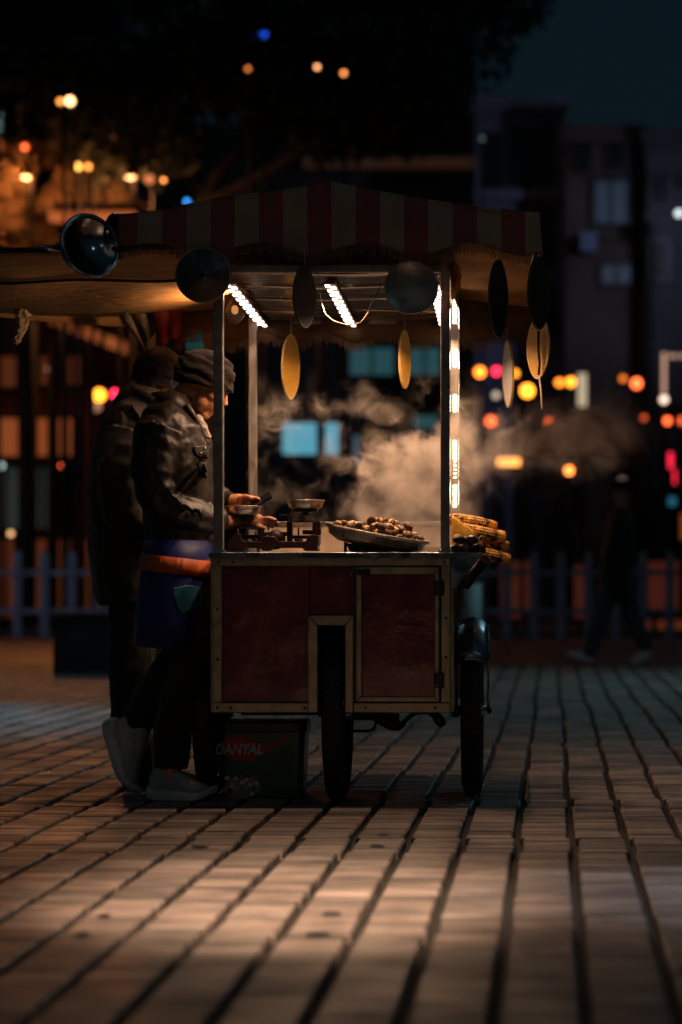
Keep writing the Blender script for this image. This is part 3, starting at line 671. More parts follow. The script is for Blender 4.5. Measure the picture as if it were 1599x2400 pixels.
# ------------------------------------------------------------------ trees
def leafcloud(name, centres, n, m, parent, size=.09, seed=1, label=None):
    rg = random.Random(seed); vv = []; ff = []
    for _ in range(n):
        c, r = rg.choice(centres)
        while True:
            d = Vector((rg.uniform(-1, 1), rg.uniform(-1, 1), rg.uniform(-1, 1)))
            if .25 < d.length < 1: break
        q = Vector(c) + Vector((d.x * r[0], d.y * r[1], d.z * r[2]))
        u = Vector((rg.gauss(0, 1), rg.gauss(0, 1), rg.gauss(0, 1))).normalized(); v = u.orthogonal().normalized(); s_ = size * rg.uniform(.6, 1.4)
        i = len(vv); vv += [q - u * s_, q + v * s_ * .5, q + u * s_, q - v * s_ * .5]; ff.append((i, i + 1, i + 2, i + 3))
    me = bpy.data.meshes.new(name); me.from_pydata([tuple(x) for x in vv], [], ff); me.materials.append(m)
    o = bpy.data.objects.new(name, me); COL.objects.link(o); o.parent = parent; o.matrix_parent_inverse = Matrix.Translation(parent.location).inverted()
    return o
rg = random.Random(11)
y0 = 31.0
base = D(470, 1300, y0); base.z = 0
t = thing('plane_tree', 'tall dark plane tree with pale forking limbs above the awning', 'tree', base)
fork = D(470, 470, y0)
b = B(); limb(b, [base, (base.x + .05, y0, 2.2), fork], [.45, .35, .28], 12); 
obj('trunk', b, MT['bark'], t, smooth=True)
for pts, rs in (([(470, 480), (440, 400), (395, 330), (370, 230)], [.17, .14, .10, .05]), ([(470, 480), (500, 400), (590, 300), (600, 120)], [.15, .11, .09, .04]), ([(480, 470), (640, 380), (820, 260), (1050, 180)], [.13, .1, .07, .03]), ([(440, 400), (300, 300), (150, 200), (30, 150)], [.1, .08, .06, .03]), ([(395, 340), (420, 200), (380, 60), (400, -100)], [.08, .07, .05, .03])):
    b = B(); limb(b, [D(q[0], q[1], y0 + (i * .5 if len(pts) else 0)) for i, q in enumerate(pts)], rs, 10); obj('branch', b, MT['bark'], t, smooth=True)
cs = []
for k in range(46):
    px = rg.uniform(-100, 1120); py = rg.uniform(-120, 330) - max(0, (px - 700)) * .22
    if px > 960 and py > 120: continue
    c = D(px, py, y0 + rg.uniform(-2, 3)); r = rg.uniform(.45, .95); r *= 1.35; cs.append((c, (r * 1.3, r, r * .8)))
leafcloud('crown', cs, 26000, MT['leaf'], t, .12, 5)
t = thing('street_tree', 'bushy tree at far left with foliage lit orange from below', 'tree', D(60, 1400, 29.5))
bb_ = D(60, 1400, 29.5); bb_.z = 0
b = B(); limb(b, [bb_, D(70, 900, 29.5), D(75, 560, 29.5)], [.16, .12, .08], 10); obj('trunk', b, MT['pole'], t, smooth=True)
cs = []
for k in range(34):
    px = rg.uniform(-80, 300); py = rg.uniform(360, 700) - (px * .15)
    if px > 150 and py > 500: continue
    c = D(px, py, 29.5 + rg.uniform(-.8, .8)); r = rg.uniform(.25, .5); cs.append((c, (r * 1.2, r, r * .8)))
leafcloud('crown', cs, 5200, mat('lit_leaf', (.14, .10, .05), .6, 0, .3, 3, 0), t, .10, 8)
for (px, py, y_, pw, col) in ((120, 640, 28.2, 170, (1, .33, .09)), (60, 420, 28.6, 150, (1, .30, .08)), (300, 420, 28.6, 70, (1, .35, .12))):
    p = D(px, py, y_)
    tt = thing('street_lamp', 'sodium lamp glowing among the leaves, %s' % {120: 'below the crown', 60: 'left in the crown', 300: 'right in the crown'}[px], 'street lamp', (p.x, y_, 0))
    b = B(); tube(b, [(p.x, y_ + .3, 0), (p.x, y_ + .3, p.z + .2), (p.x, y_, p.z + .22)], .04, 8); obj('pole', b, MT['pole'], tt, smooth=True)
    b = B(); ell(b, (p.x, y_, p.z + .12), (.14, .14, .06)); obj('lamp_head', b, MT['pole'], tt, smooth=True)
    l = bpy.data.lights.new('lamp_light', 'POINT'); l.energy = pw; l.color = col; l.shadow_soft_size = .1
    lo = bpy.data.objects.new('lamp_light', l); COL.objects.link(lo); lo.location = (p.x, y_, p.z); lo.parent = tt; lo.matrix_parent_inverse = Matrix.Translation(tt.location).inverted()

# ================================================================== THE CART
cart = thing('food_cart', 'red and brass chestnut and corn cart with striped canopy and lit ceiling strips', 'food cart', (0, .5, 0))
def fb(name, m, parent, px0, py0, px1, py1, ya, yb, bevel=.002, label=None):
    a = D(px0, py0, 0); c = D(px1, py1, 0)
    return box(name, m, parent, min(a.x, c.x), max(a.x, c.x), ya, yb, min(a.z, c.z), max(a.z, c.z), bevel=bevel, label=label)
XL, XR = D(490, 0, 0).x, D(1035, 0, 0).x
ZT, ZB = D(0, 1280, 0).z, D(0, 1637, 0).z
# red front panels: left, above the slot, behind the door
fb('front_panel', MT['redpanel'], cart, 511, 1300, 711, 1613, .004, .02)
fb('front_panel', MT['redpanel'], cart, 712, 1300, 822, 1415, .004, .02)
fb('front_panel', MT['redpanel'], cart, 814, 1416, 822, 1612, .0045, .02)
# brass rails
rails = [(490, 1281, 1035, 1300), (490, 1301, 511, 1614), (490, 1615, 709, 1637), (813, 1615, 1035, 1637), (1014, 1301, 1035, 1614)]
for q in rails: fb('brass_rail', MT['brass'], cart, *q, -.012, .012, .003)
# slot frame, mitred
sf = [((709, 1414), (813, 1414), (794, 1437), (731, 1437)), ((709, 1415), (731, 1438), (731, 1637), (709, 1637)), ((813, 1415), (813, 1637), (794, 1637), (794, 1438))]
for q in sf:
    b = B(); prism(b, [(D(x, y_, 0).x, D(x, y_, 0).z) for x, y_ in q], -.022, .012); obj('slot_frame', b, MT['brass'], cart, bevel=.003)
# dark slot lining
sx0, sx1, sz = D(731, 0, 0).x, D(794, 0, 0).x, D(0, 1437, 0).z
box('slot_lining', MT['black'], cart, sx0 - .006, sx0 - .001, .014, .5, ZB, sz, bevel=0)
box('slot_lining', MT['black'], cart, sx1 + .001, sx1 + .006, .014, .5, ZB, sz, bevel=0)
box('slot_lining', MT['black'], cart, sx0 - .006, sx1 + .006, .014, .5, sz + .001, sz + .006, bevel=0)
# body shell: sides, back and floor
box('side_panel', MT['redpanel'], cart, XL + .004, XL + .02, .024, 1.17, ZB, ZT, bevel=0)
box('side_panel', MT['redpanel'], cart, XR - .02, XR - .004, .024, 1.17, ZB, ZT, bevel=0)
box('back_panel', MT['redpanel'], cart, XL + .022, XR - .022, 1.15, 1.17, ZB, ZT, bevel=0)
box('floor_panel', MT['black'], cart, XL + .022, sx0 - .01, .024, 1.148, ZB + .002, ZB + .02, bevel=0)
box('floor_panel', MT['black'], cart, sx1 + .01, XR - .022, .024, 1.148, ZB + .002, ZB + .02, bevel=0)
box('side_rail', MT['brass'], cart, XR - .002, XR + .012, .02, .06, ZB, ZT); box('side_rail', MT['brass'], cart, XR - .002, XR + .012, 1.1, 1.15, ZB, ZT)
box('side_rail', MT['brass'], cart, XL - .012, XL + .002, .02, .06, ZB, ZT)
# screws on the brass
for px, py in ((502, 1292), (535, 1292), (1022, 1292), (500, 1400), (500, 1515), (500, 1626), (530, 1626), (700, 1626), (1025, 1510), (1025, 1420), (840, 1626), (1000, 1626)):
    b = B(); c = D(px, py, -.0135); lathe(b, [(.0055, -.0015), (.004, .001), (.001, .0015)][::-1], c, 10, 'Y'); obj('screw', b, MT['black'], cart)
# cart door
dr = fb('door', MT['redpanel'], cart, 833, 1322, 998, 1600, -.006, .003, 0)
for q in (((820, 1303), (1010, 1303), (1000, 1320), (832, 1320)), ((820, 1304), (832, 1321), (832, 1600), (820, 1612)), ((1010, 1304), (1010, 1612), (999, 1600), (999, 1321)), ((821, 1612), (832, 1601), (999, 1601), (1009, 1612))):
    b = B(); prism(b, [(D(x, y_, 0).x, D(x, y_, 0).z) for x, y_ in q], -.020, .0)
    obj('door_frame', b, MT['brass'], dr, bevel=.003)
for py in (1350, 1562):
    h = fb('hinge', MT['black'], dr, 999, py - 16, 1022, py + 18, -.026, -.0205)
for py in (1345, 1354, 1560, 1572): fb('hinge_screw', MT['chrome'], dr, 1003, py, 1006, py + 4, -.028, -.0262, .001)
fb('latch', MT['black'], dr, 822, 1308, 852, 1322, -.034, -.0205)
fb('latch_plate', MT['chrome'], cart, 805, 1311, 813, 1322, -.008, .0035)
# counter
box('counter', MT['steel'], cart, XL - .012, .470, -.025, 1.2, ZT + .001, ZT + .017, bevel=.004)
box('counter_edge', MT['steel'], cart, XL - .013, XR + .002, -.030, -.0255, ZT - .004, ZT + .016, bevel=.001)
MT['splash'] = mat('splash_steel', (.52, .40, .30), .55, .35, .25, 10, .15, 40)
box('splash_panel', MT['splash'], cart, -.385, .40, 1.11, 1.122, ZT + .018, 1.072, bevel=.001); box('splash_lip', MT['chrome'], cart, -.385, .40, 1.100, 1.1095, 1.060, 1.076, bevel=.002)
# side shelf at right with its triangular bracket
box('side_shelf', MT['steel'], cart, .471, .556, -.02, 1.05, ZT + .0, ZT + .016, bevel=.003)
for yy in (-.015, 1.0):
    b = B(); prism(b, [(XR + .003, ZT - .003), (.548, ZT - .003), (XR + .02, .80), (XR + .003, .80)], yy, yy + .008); obj('shelf_bracket', b, MT['steel'], cart)
    b = B(); tube(b, [(.550, yy - .008, ZT - .012), (.47, yy - .008, .80)], .013, 8); obj('bracket_strut', b, MT['black'], cart, smooth=True)
# posts
PZ = 2.0
def post(x, y, m, w=.018, z1=PZ, lab=None):
    b = B(); bx(b, x - w, x + w, y - w, y + w, ZT + .018, z1); return obj('post', b, m, cart, bevel=.004, label=lab)
post(-.419, .02, MT['postdark']); post(.416, .02, MT['postdark'], .0165); post(-.418, 1.15, MT['alu']); post(.419, 1.15, MT['alu'])
for x, y_ in ((-.419, .02), (.416, .02), (-.418, 1.15), (.419, 1.15)): box('post_foot', MT['chrome'], cart, x - .026, x + .026, y_ - .022, y_ + .024, ZT + .0175, ZT + .027, bevel=.003)
# ceiling sheets and beams
for k in range(4):
    b = B(); y0_, y1_ = .03 + k * .318, .03 + (k + 1) * .318 - .006
    def f(u, v, y0_=y0_, y1_=y1_): return Vector((-.40 + .80 * u, y0_ + (y1_ - y0_) * v, 1.967 - .032 * (y0_ + (y1_ - y0_) * v) + .004 * math.sin(u * 9 + k) + .003 * math.sin(v * 3.1)))
    slab(b, f, 16, 4, .002); obj('ceiling_sheet', b, MT['ceil'], cart, smooth=True, solid=.002)
for a in ((-.437, .437, -.005, .0, 1.972, 1.995), ):
    box('front_beam', MT['postdark'], cart, -.40, .398, .004, .028, 1.966, 1.995)
box('back_beam', MT['postdark'], cart, -.40, .40, 1.302, 1.325, 1.915, 1.945)
box('side_beam', MT['postdark'], cart, -.432, -.407, .04, 1.13, 1.970, 1.995); box('side_beam', MT['postdark'], cart, .404, .43, .04, 1.13, 1.970, 1.995)
# LED strips
LED = emis('led_white', (1, .70, .56), 7)
LEDC = emis('led_white_core', (1, .58, .34), 42)
lm = None
for sx, n in ((-.39, 10), (-.017, 10), (.372, 10)):
    st = B(); bx(st, sx - .022, sx + .022, .10, 1.30, 1.934, 1.944)
    for v_ in st.verts: v_.co.z -= .027 * (v_.co.y - .1)
    st = obj('light_strip', st, MT['alu'], cart)
    for k in range(n):
        y_ = .115 + k * 1.17 / n
        for q in (-1, 1):
            b = B(); cx_ = sx + q * .0095; yy = y_ + (.052 if q > 0 else 0)
            bx(b, cx_ - .0085, cx_ + .0085, yy, yy + .044, 1.9300, 1.9335)
            for v_ in b.verts: v_.co.z -= .027 * (v_.co.y - .1)
            obj('led', b, LED, st)
for sx, aim, pw_ in ((-.39, .24, 3.0), (-.017, 0, 9.0), (.372, -.03, 10.0)):
    for k in range(4):
        l = bpy.data.lights.new('strip_light', 'SPOT'); l.energy = pw_ * (1.9 if k == 0 and sx > -.2 else .85); l.color = (1, .58, .34); l.spot_size = R(150); l.spot_blend = .35; l.shadow_soft_size = 0.0
        lo = bpy.data.objects.new('strip_light', l); COL.objects.link(lo); yy = .03 + k * .30; lo.location = (sx, yy, 1.915 - .027 * yy); lo.rotation_euler = (0, math.atan2(-aim, 1) * -1 if False else -math.atan(aim), 0); lo.parent = cart; lo.matrix_parent_inverse = Matrix.Translation(cart.location).inverted()
# vertical strip on the right rear post
st = B(); bx(st, .398, .442, 1.118, 1.1305, 1.10, 2.02); st = obj('light_strip', st, MT['alu'], cart, bevel=.002)
b = B(); tube(b, [(.400, 1.112, 1.1), (.400, 1.112, 2.0)], .004, 6); obj('edge_bead', b, MT['chrome'], st, smooth=True)
b = B(); tube(b, [(.440, 1.112, 1.1), (.440, 1.112, 2.0)], .004, 6); obj('edge_bead', b, MT['chrome'], st, smooth=True)
for py0, py1 in ((690, 742), (800, 842), (905, 946), (1010, 1056), (1112, 1165)):
    a = D(1036, py0, 1.1); c = D(1048, py1, 1.1); n = 5; h = (a.z - c.z) / n
    for k in range(n): box('led', LEDC, st, .4155, .4275, 1.1125, 1.1175, c.z + k * h + .001, c.z + (k + 1) * h - .003, bevel=.001)
for k in range(5): box('led', LEDC, st, .418, .426, 1.1125, 1.1175, D(0, 1098 - k * 9, 1.1).z, D(0, 1098 - k * 9, 1.1).z + .006, bevel=.001)
# hanging wire
rod('wire', MT['string'], cart, [D(735, 668, .35), D(737, 690, .35), D(748, 722, .35), D(768, 738, .35), D(800, 747, .35), D(828, 742, .35), D(846, 720, .35), D(852, 698, .35), D(862, 684, .35)], .0028, 6)
rod('wire', MT['black'], cart, [D(862, 684, .35), D(880, 650, .35), (.30, .35, 1.96)], .0028, 6)

# wheels
def wheel(x, yc, parent, rr=.325, w=.042):
    wt = B(); prof = []
    n = 14
    # tyre: lathe about X
    for k in range(n + 1):
        a = math.pi * (k / n) - math.pi / 2
        prof.append((rr - w + w * math.cos(a) * 1.0, math.sin(a) * w * .95))
    lathe(wt, [(rr - w - .012, -w * .6)] + prof + [(rr - w - .012, w * .6), (rr - w - .012, -w * .6)], (x, yc, rr), 64, 'X')
    tyre = obj('wheel', wt, MT['rubber'], parent, smooth=True)
    tb = B()
    for k in range(72):
        a = 2 * math.pi * k / 72
        for q in (-1, 0, 1):
            aa = a + (.5 * 2 * math.pi / 72 if q else 0)
            c = Vector((x + q * w * .5, yc + math.cos(aa) * (rr - abs(q) * .006), rr + math.sin(aa) * (rr - abs(q) * .006)))
            t_ = Vector((0, -math.sin(aa), math.cos(aa))); n_ = Vector((0, math.cos(aa), math.sin(aa))); X_ = Vector((1, 0, 0))
            vs_ = [tb.verts.new(c + X_ * (i * .008) + t_ * (j * .008) + n_ * (l * .003)) for i in (-1, 1) for j in (-1, 1) for l in (-1, 1)]
            for f in ((0, 1, 3, 2), (4, 6, 7, 5), (0, 4, 5, 1), (2, 3, 7, 6), (0, 2, 6, 4), (1, 5, 7, 3)): tb.faces.new([vs_[i] for i in f])
    tag(obj('tread', tb, MT['rubber'], tyre), kind='stuff')
    rb = B(); lathe(rb, [(rr - w - .014, -.018), (rr - w - .002, -.016), (rr - w - .002, .016), (rr - w - .014, .018), (rr - w - .022, 0), (rr - w - .014, -.018)], (x, yc, rr), 64, 'X'); obj('rim', rb, MT['chrome'], tyre, smooth=True)
    sb = B()
    for k in range(32):
        a = 2 * math.pi * k / 32; s_ = .03 if k % 2 else -.03; a2 = a + (.35 if k % 4 < 2 else -.35)
        tube(sb, [(x + s_, yc + math.cos(a2) * .022, rr + math.sin(a2) * .022), (x, yc + math.cos(a) * (rr - w - .015), rr + math.sin(a) * (rr - w - .015))], .0013, 4)
    obj('spokes', sb, MT['chrome'], tyre)
    hb = B(); lathe(hb, [(.008, -.06), (.016, -.055), (.026, -.035), (.026, -.03), (.018, -.025), (.018, .025), (.026, .03), (.026, .035), (.016, .055), (.008, .06)], (x, yc, rr), 16, 'X'); obj('hub', hb, MT['chrome'], tyre, smooth=True)
    ab = B(); tube(ab, [(x - .075, yc, rr), (x + .075, yc, rr)], .007, 8); tube(ab, [(x + .060, yc, rr), (x + .072, yc, rr)], .014, 6); tube(ab, [(x - .072, yc, rr), (x - .060, yc, rr)], .014, 6); obj('axle', ab, MT['black'], tyre, smooth=True)
    return tyre
wheel(.0, .292, cart)
wheel(.507, .51 + .0, cart); wheel(-.507, .51, cart)
# wheel forks and guards
for sx in (.507, -.507):
    for q in (-1, 1):
        rod('wheel_stay', MT['chrome'] if sx > 0 else MT['black'], cart, [(sx + q * .062, .49, .665), (sx + q * .064, .50, .50), (sx + q * .062, .51, .325)], .0055)
    b = B(); ns = 14
    for i in range(ns + 1):
        pass
    def f(u, v, sx=sx):
        a = R(35 + 115 * u); rr = .352 + .012 * math.sin(v * math.pi); s = (v - .5) * 2
        return Vector((sx + s * .062, .51 - math.cos(a) * rr, .325 + math.sin(a) * rr - .018 * s * s))
    slab(b, f, 16, 8, .002); obj('mudguard', b, MT['steel'], cart, smooth=True, solid=.003)
    box('axle_bracket', MT['black'], cart, min(sx * .84, sx * .9), max(sx * .84, sx * .9), .48, .54, .30, ZB - .001, bevel=.003)
for q in (-1, 1): rod('fork_blade', MT['black'], cart, [(q * .058, .36, ZB + .1), (q * .06, .33, .42), (q * .06, .295, .325)], .010)
rod('axle_beam', MT['black'], cart, [(-.44, .51, .325), (-.05, .515, .328), (.44, .51, .325)], .009)
box('under_beam', MT['black'], cart, .04, .20, .55, .60, .285, ZB - .002, bevel=.004)
box('under_beam', MT['black'], cart, -.40, -.06, .55, .60, .305, ZB - .002, bevel=.004)
rod('bent_rod', MT['black'], cart, [D(800, 1679, .3), D(845, 1680, .3), D(858, 1676, .3), D(864, 1664, .3), D(866, 1650, .3)], .006)
b = B(); tube(b, [D(846, 1640, .3), D(880, 1655, .3), D(900, 1664, .3), D(918, 1668, .3), D(932, 1664, .3)], [.012, .022, .026, .02, .006], 10); obj('brake_linkage', b, MT['black'], cart, smooth=True)
b = B(); tube(b, [D(905, 1640, .3), D(905, 1662, .3)], [.022, .022], 10); obj('brake_clamp', b, MT['black'], cart)
b = B(); limb(b, [D(924, 1664, .3), D(940, 1648, .3), D(960, 1637, .3), D(985, 1637, .3), D(1000, 1644, .3), D(1010, 1655, .3), D(1019, 1668, .3)], [.009, .009, .009, .010, .016, .021, .014], 12); obj('brake_lever', b, MT['black'], cart, smooth=True)

# ---- canopy
def zp(x):  # gable outline of the front edge
    L_ = D(270, 491, -.1); T = D(757, 415, -.1); Rr = D(1240, 489, -.1)
    if x < T.x: u = (x - L_.x) / (T.x - L_.x); return L_.z + (T.z - L_.z) * u ** 1.08 - .006 * math.sin(u * math.pi * 3)
    u = (x - T.x) / (Rr.x - T.x); return T.z + (Rr.z - T.z) * u ** .92 - .008 * math.sin(u * math.pi)
KX0, KX1 = D(270, 0, -.1).x, D(1240, 0, -.1).x
ZLOW = D(0, 588, -.1).z
def zb(x):
    px = (x - CX) * sc(-.1) + 1222; px /= 1.02
    return ZLOW + .044 * (0.5 - 0.5 * math.cos((px - 715) / 243.0 * 2 * math.pi)) ** .8
DROP = .165 / 1.4
YB = 1.3
b = B()
def f(u, v):
    x = KX0 + (KX1 - KX0) * u; z0 = zb(x); z1 = zp(x)
    z = z0 + (z1 - z0) * v
    return Vector((x, -.1 - .014 * math.sin(u * 26) * (1 - v) - .006 * math.sin(u * 9 + v * 4), z))
slab(b, f, 120, 10, .002); can = obj('front_valance', b, MT['stripe'], cart, smooth=True, solid=.003)
def f(u, v):
    x = KX0 + (KX1 - KX0) * u; z1 = zp(x) - .002; return Vector((x, -.098 + (YB + .096) * v, z1 - DROP * (v * 1.4) - .03 * math.sin(v * math.pi * 2) ** 2 * (1 - abs(u * 2 - 1))))
b = B(); slab(b, f, 48, 12, .002); roof = obj('roof_cloth', b, MT['stripe'], cart, smooth=True, solid=.003)
def lin(u, v):
    p = f(u, v); p.z -= .012 + .012 * abs(math.sin(v * 18)); return p
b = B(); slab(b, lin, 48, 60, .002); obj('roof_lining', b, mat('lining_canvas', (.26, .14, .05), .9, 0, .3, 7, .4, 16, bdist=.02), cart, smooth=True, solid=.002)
def valance(name, p0, p1, ztop, zbot, waves, m):
    b = B(); p0 = Vector(p0); p1 = Vector(p1); n = (p1 - p0).cross(Vector((0, 0, 1))).normalized()
    def f(u, v):
        c = p0.lerp(p1, u); zt = ztop(u); zl = zbot(u) + .04 * (0.5 - 0.5 * math.cos(u * waves * 2 * math.pi))
        return Vector((c.x, c.y, zl + (zt - zl) * v)) + n * (.012 * math.sin(u * 30) * (1 - v))
    slab(b, f, 60, 6, .002); o = obj(name, b, m, cart, smooth=True, solid=.003)
    fr = B()
    L_ = (p1 - p0).length; k = int(L_ / .007)
    for i in range(k):
        u = (i + .5) / k; c = f(u, 0); dx = rng.uniform(-.004, .004); ln = rng.uniform(.028, .05)
        d = (p1 - p0).normalized()
        q = [c - d * .002, c + d * .002, c + d * (.0015 + dx) - Vector((0, 0, ln)), c - d * (.0015 - dx) - Vector((0, 0, ln))]
        fr.faces.new([fr.verts.new(v_) for v_ in q])
    tag(obj('fringe', fr, MT['fringe'], o), kind='stuff')
    return o
zback = lambda x: zp(x) - DROP * 1.4
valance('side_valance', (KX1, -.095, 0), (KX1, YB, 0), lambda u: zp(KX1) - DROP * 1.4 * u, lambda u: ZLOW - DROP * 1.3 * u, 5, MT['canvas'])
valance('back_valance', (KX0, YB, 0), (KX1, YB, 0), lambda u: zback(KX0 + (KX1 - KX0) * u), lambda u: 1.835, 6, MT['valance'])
fr = B(); k = 260
for i in range(k):
    u = (i + .5) / k; x = KX0 + (KX1 - KX0) * u; z0 = zb(x); ln = rng.uniform(.024, .042); dx = rng.uniform(-.003, .003)
    fr.faces.new([fr.verts.new(v_) for v_ in ((x - .0018, -.1, z0), (x + .0018, -.1, z0), (x + .0014 + dx, -.1, z0 - ln), (x - .0014 + dx, -.1, z0 - ln))])
tag(obj('fringe', fr, MT['fringe'], can), kind='stuff')
# canopy frame bars
for yy, dz in ((-.07, 0), (.6, .075), (1.26, .15)):
    rod('canopy_bar', MT['postdark'], cart, [(KX0 + .02, yy, zp(KX0) - .02 - dz), (D(757, 0, 0).x, yy, zp(D(757, 0, 0).x) - .03 - dz), (KX1 - .02, yy, zp(KX1) - .02 - dz)], .008)
for x in (KX0 + .02, 0, KX1 - .02): rod('canopy_bar', MT['postdark'], cart, [(x, -.07, zp(x) - .035), (x, 1.26, zp(x) - .185)], .008)
# corner cap
b = B(); ell(b, D(1238, 580, -.1), (.008, .008, .012)); obj('corner_knob', b, MT['chrome'], cart, smooth=True)
# left side flap canopy, seen from below
X0 = -1.62; X1 = KX0 + .30
def f(u, v):
    x = X0 + (X1 - X0) * u; sag = -.05 * math.sin(u * math.pi) * v
    return Vector((x, -.10 + 1.42 * v, 2.035 - .05 * v + sag * .6 - .012 * (1 - u) + .010 * math.sin(u * 11 + v * 5) * v * (1 - v) * 3))
b = B(); slab(b, f, 40, 16, .002); fl = obj('side_flap', b, MT['canvas'], cart, smooth=True, solid=.003, label='plain beige canvas flap stretched out to the left')
b = B(); tube(b, [f(i / 20, .0) + Vector((0, -.006, .004)) for i in range(17)], .011, 8); obj('flap_rod', b, MT['black'], cart, smooth=True)
b = B(); tube(b, [f(i / 20, .40) + Vector((0, 0, -.008)) for i in range(21)], .006, 6); obj('seam_rope', b, MT['black'], fl, smooth=True)
def g(u, v):
    p = f(u, 1.0); return p + Vector((0, .01, -(.018 + .03 * math.sin(u * 2.2) ** 2) * v))
b = B(); slab(b, g, 40, 3, .002); obj('hem', b, MT['canvas'], fl, smooth=True, solid=.002)
rod('flap_stay', MT['black'], cart, [D(-10, 640, 1.0), D(10, 665, 1.1), D(40, 705, 1.25)], .006)

# ---- hanging things
def hang_disc(lab, px, py, y, rpx):
    c = D(px, py, y); r = rpx * 1.02 / sc(y)
    t = thing('round_picture_sign', lab, 'sign', c, 'round chestnut picture signs under the front edge')
    b = B(); lathe(b, [(.001, -.004), (r * .95, -.004), (r * .95, .004), (.001, .004)], c, 48, 'Y'); obj('picture', b, MT['cprint'], t)
    b = B(); lathe(b, [(r * .951, -.006), (r, -.006), (r * 1.01, 0), (r, .006), (r * .951, .006), (r * .951, -.006)], c, 48, 'Y'); obj('rim', b, MT['postdark'], t, smooth=True)
    for q in (-.3, .3): rod('string', MT['string'], t, [(c.x + q * r, y, c.z + r * .96), (c.x + q * r, y + (.0), zb(c.x) + .02)], .0015, 5)
    return t
hang_disc('round dark chestnut picture sign over the left front post', 467, 632, -.112 + .03 - .03, 64)
hang_disc('round dark chestnut picture sign beside the right front post', 945, 660, -.06, 62)
def corn_board(lab, px, py, y, hw, hh, yaw, tilt, face, rim, top=None):
    c = D(px, py, y); s = sc(y) / 1.02; hw = hw / s; hh = hh / s
    t = thing('corn_picture_board', lab, 'sign', c, 'hanging oval corn picture boards')
    n = 40; full = .062 if hw < .05 else hw * 1.03
    def out(k, e): a = 2 * math.pi * k / n; x = math.sin(a); z = math.cos(a); return (x * (1 - .12 * z * z) * (full - e), z * (hh - e))
    b = B(); pr = [out(k, .006) for k in range(n)]; prism(b, pr, -.0035, .0035); o1 = obj('corn_picture', b, face, t)
    b = B()
    A = [out(k, 0) for k in range(n)]; I = [out(k, .006) for k in range(n)]
    for yy, fl_ in ((-.0045, 1), (.0045, -1)):
        a_ = [b.verts.new((x, yy, z)) for x, z in A]; i_ = [b.verts.new((x, yy, z)) for x, z in I]
        for k in range(n): b.faces.new((a_[k], a_[(k + 1) % n], i_[(k + 1) % n], i_[k]))
        if fl_ == 1: f0, g0 = a_, i_
        else:
            for k in range(n): b.faces.new((f0[k], a_[k], a_[(k + 1) % n], f0[(k + 1) % n])); b.faces.new((g0[k], g0[(k + 1) % n], i_[(k + 1) % n], i_[k]))
    o2 = obj('rim', b, rim, t)
    b = B(); tube(b, [(0, 0, hh), (0, 0, hh + (top if top else .05))], .0015, 5); o3 = obj('string', b, MT['string'], t)
    for o in (o1, o2, o3): o.matrix_parent_inverse = Matrix.Identity(4)
    cosy = min(1, hw / full); t.rotation_euler = (0, tilt, math.acos(cosy) if yaw > 0 else -math.acos(cosy))
    return t
corn_board('dark green-edged corn board hanging in front of the ceiling left of the middle light strip', 700, 682, -.13, 23, 72, 1, 0, MT['corndark'], MT['husk'], .06)
corn_board('dark oval corn board under the right awning end, left of the corner one', 1145, 686, -.12, 21, 90, 1, R(1), MT['corndark'], MT['husk'], .03)
corn_board('broad dark oval corn board at the front right awning corner', 1238, 674, -.13, 25, 84, 1, 0, MT['corndark'], MT['husk'], .03)
corn_board('orange lit corn board hanging at the back between the left posts', 668, 843, YB - .06, 17, 75, 1, R(1), MT['cornprint'], MT['huskpale'], .06)
corn_board('narrow orange corn board hanging at the back near the right post', 930, 826, YB - .06, 11, 67, 1, 0, MT['cornprint'], MT['huskpale'], .06)
corn_board('narrow pale corn board hanging tilted at the back right', 1168, 859, YB + .0 - .05, 12, 78, -1, R(-4), MT['cornpale'], MT['huskpale'], .05)
corn_board('yellow lit corn board below the corner one, showing kernels', 1238, 797, .75, 26, 74, -1, R(2), MT['cornprint'], MT['huskpale'], .10)
t = tag(rod('cord', MT['string'], None, [D(1240, 868, .74), D(1244, 900, .74), D(1246, 940, .74)], .0045, 6), 'pale cord hanging down from the yellow lit corn board', 'cord')
t = tag(rod('cord', MT['black'], None, [D(1238, 760, .72), D(1237, 800, .72), D(1240, 835, .72), D(1238, 862, .72)], .006, 6), 'dark knotted cord in front of the yellow lit corn board', 'cord')

# glossy dome lamp shade at the left corner
c = D(200, 568, -.15)
t = thing('round_lamp', 'big round glossy black dome lamp with a shiny rim at the left awning corner', 'lamp', c)
Rr_ = .112
b = B(); lathe(b, [(.001, .075), (.035, .07), (.075, .05), (.10, .02), (Rr_, -.02), (.104, -.03), (.092, -.018), (.085, .0), (.06, .03), (.001, .045)], (0, 0, 0), 48, 'Y'); o1 = obj('dome', b, MT['gloss'], t, smooth=True)
b = B(); lathe(b, [(Rr_ - .01, -.026), (Rr_ + .002, -.034), (Rr_ + .008, -.024), (Rr_ + .002, -.014), (Rr_ - .01, -.026)], (0, 0, 0), 48, 'Y'); o2 = obj('rim', b, MT['chrome'], t, smooth=True)
b = B(); lathe(b, [(.001, -.012), (.05, -.010), (.075, .0), (.001, .006)], (0, 0, 0), 32, 'Y'); o3 = obj('glass', b, MT['gloss'], t, smooth=True)
b = B(); tube(b, [(-.02, .07, 0), (-.10, .09, -.01), (-.14, .09, -.01)], [.02, .012, .006], 8); o4 = obj('bracket', b, MT['chrome'], t, smooth=True)
b = B(); tube(b, [(0, .07, .0), (.0, .10, .03), (.05, .14, .02)], .008, 8); o5 = obj('arm', b, MT['black'], t, smooth=True)
for o in (o1, o2, o3, o4, o5): o.matrix_parent_inverse = Matrix.Identity(4)
